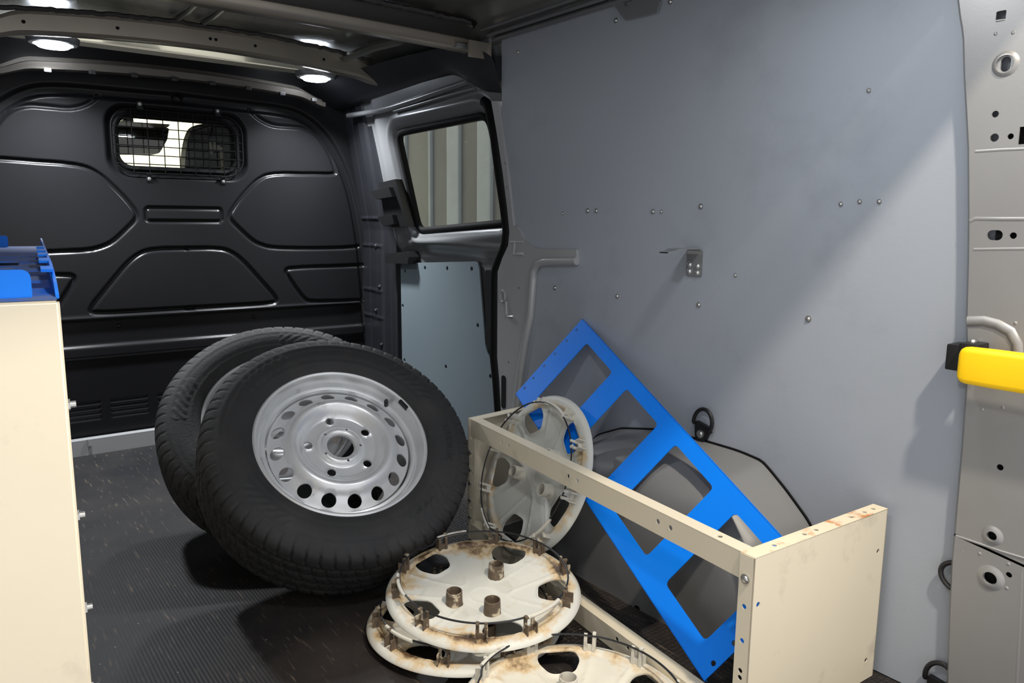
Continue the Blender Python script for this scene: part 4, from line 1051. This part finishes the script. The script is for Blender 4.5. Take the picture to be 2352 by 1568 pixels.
# ---- bracket on the lining
BY0, BY1 = 1.186, 1.232
wb = thing('wall_bracket', 'small bent steel bracket bolted to the grey wall above the blue panel', 'bracket', Matrix.Translation((XW, 1.198, .802)))
plate('plate', rrect(0, .0, .023, .032, .006, 4), [], .003, lambda u, v, t: (-t-.0002, u, v), M['arch'], wb)
rows = []
for (x, z, h) in ((-.003, .020, .022), (-.004, .030, .022), (-.010, .034, .021), (-.05, .0345, .02), (-.080, .033, .018), (-.092, .029, .016), (-.112, .026, .013)):
    rows.append([(x, -h, z), (x, h, z), (x, h, z+.0025), (x, -h, z+.0025)])
loft('arm', rows, M['steel'], wb, 20, True)
for (y, z) in ((-.012, -.006), (.012, -.004), (-.012, -.022), (.012, -.020)):
    bm = B(); cyl(bm, (-.003, y, z), (-1, 0, 0), .0085, .0025, 14); dome(bm, (-.0055, y, z), (-1, 0, 0), .0068, .005); from_bm('bolt', bm, M['steel'], wb, True)

# ---- lashing rings
def lash(y, z, rot, label, up=1):
    t = thing('lashing_ring', label, 'lashing ring', Matrix.Translation((XW, y, z)) @ Matrix.Rotation(rot, 4, 'X'), 'black lashing rings along the grey wall')
    plate('base_plate', roundpoly([(-.024, .012), (.024, .012), (.018, -.018), (.010, -.034), (-.010, -.034), (-.018, -.018)], .006, 3), [], .010, lambda u, v, q: (-.0005-q, u, v), M['black'], t)
    bm = B(); cyl(bm, (-.010, 0, -.014), (-1, 0, 0), .010, .003, 16); dome(bm, (-.013, 0, -.014), (-1, 0, 0), .007, .003); o = from_bm('bolt', bm, M['steel'], t, True); o['label'] = 'steel bolt head'
    pts_ = [(-.010, -.026, .004)] + [(-.014, .027*cos(a), .018+.034*sin(a)) for a in np.linspace(pi*1.08, -.08*pi, 18)] + [(-.010, .026, .004)]
    bm = B(); tube(bm, pts_, .0048, 8); from_bm('ring', bm, M['black'], t, True)
    return t
(ry, rz), = [(1.1443,0.4063)]
lash(ry, rz, radians(14), 'black lashing ring on the wall just above the wheel arch')
(ry, rz), = [(0.5761,0.2525)]
lash(ry-.050, rz+.008, radians(-80), 'upper black lashing ring poking out beside the rear corner post')
(ry, rz), = [(0.5614,0.0564)]
lash(ry, rz-.02, radians(8), 'lowest black lashing ring, at floor level beside the rear post')

# ---- rear door check strap
ST = [(0.5573,0.6643)][0]
st = thing('door_stop', 'bright yellow door check strap in a black bracket on the corner post', 'door stop', Matrix.Translation((1.403, ST[0], ST[1])))
y0, z0 = 0, 0
bm = B()
pr = rrect(-.013, 0, .013, .032, .010, 4)
rows = []
for (dy, k) in ((.002, .72), (.0, .86), (-.004, .95), (-.012, 1.0), (-.05, 1.02), (-.10, 1.02), (-.2, 1.0)):
    rows.append([(a*(.6+.4*k)-.002, dy, b*k) for a, b in pr])
V = [p for r in rows for p in r]; n_ = len(pr)
Fc = [(i*n_+j, i*n_+(j+1) % n_, (i+1)*n_+(j+1) % n_, (i+1)*n_+j) for i in range(len(rows)-1) for j in range(n_)] + [tuple(range(n_))[::-1], tuple((len(rows)-1)*n_+j for j in range(n_))]
from_np('strap', V, Fc, M['yellow'], st, 50)
bm = B(); box(bm, (.028, .014, .006), (.045, .044, .046), bev=.004); box(bm, (.012, -.006, .030), (.05, .03, .012), bev=.004)
bk = from_bm('bracket', bm, M['black'], st, True)
bm = B(); dome(bm, (.02, .0, .036), (0, 0, 1), .006, .005); from_bm('bolt', bm, M['steel'], bk, True)
bm = B(); cyl(bm, (.012, .008, -.020), (0, 0, -1), .004, .010); from_bm('peg', bm, M['black'], bk, True)
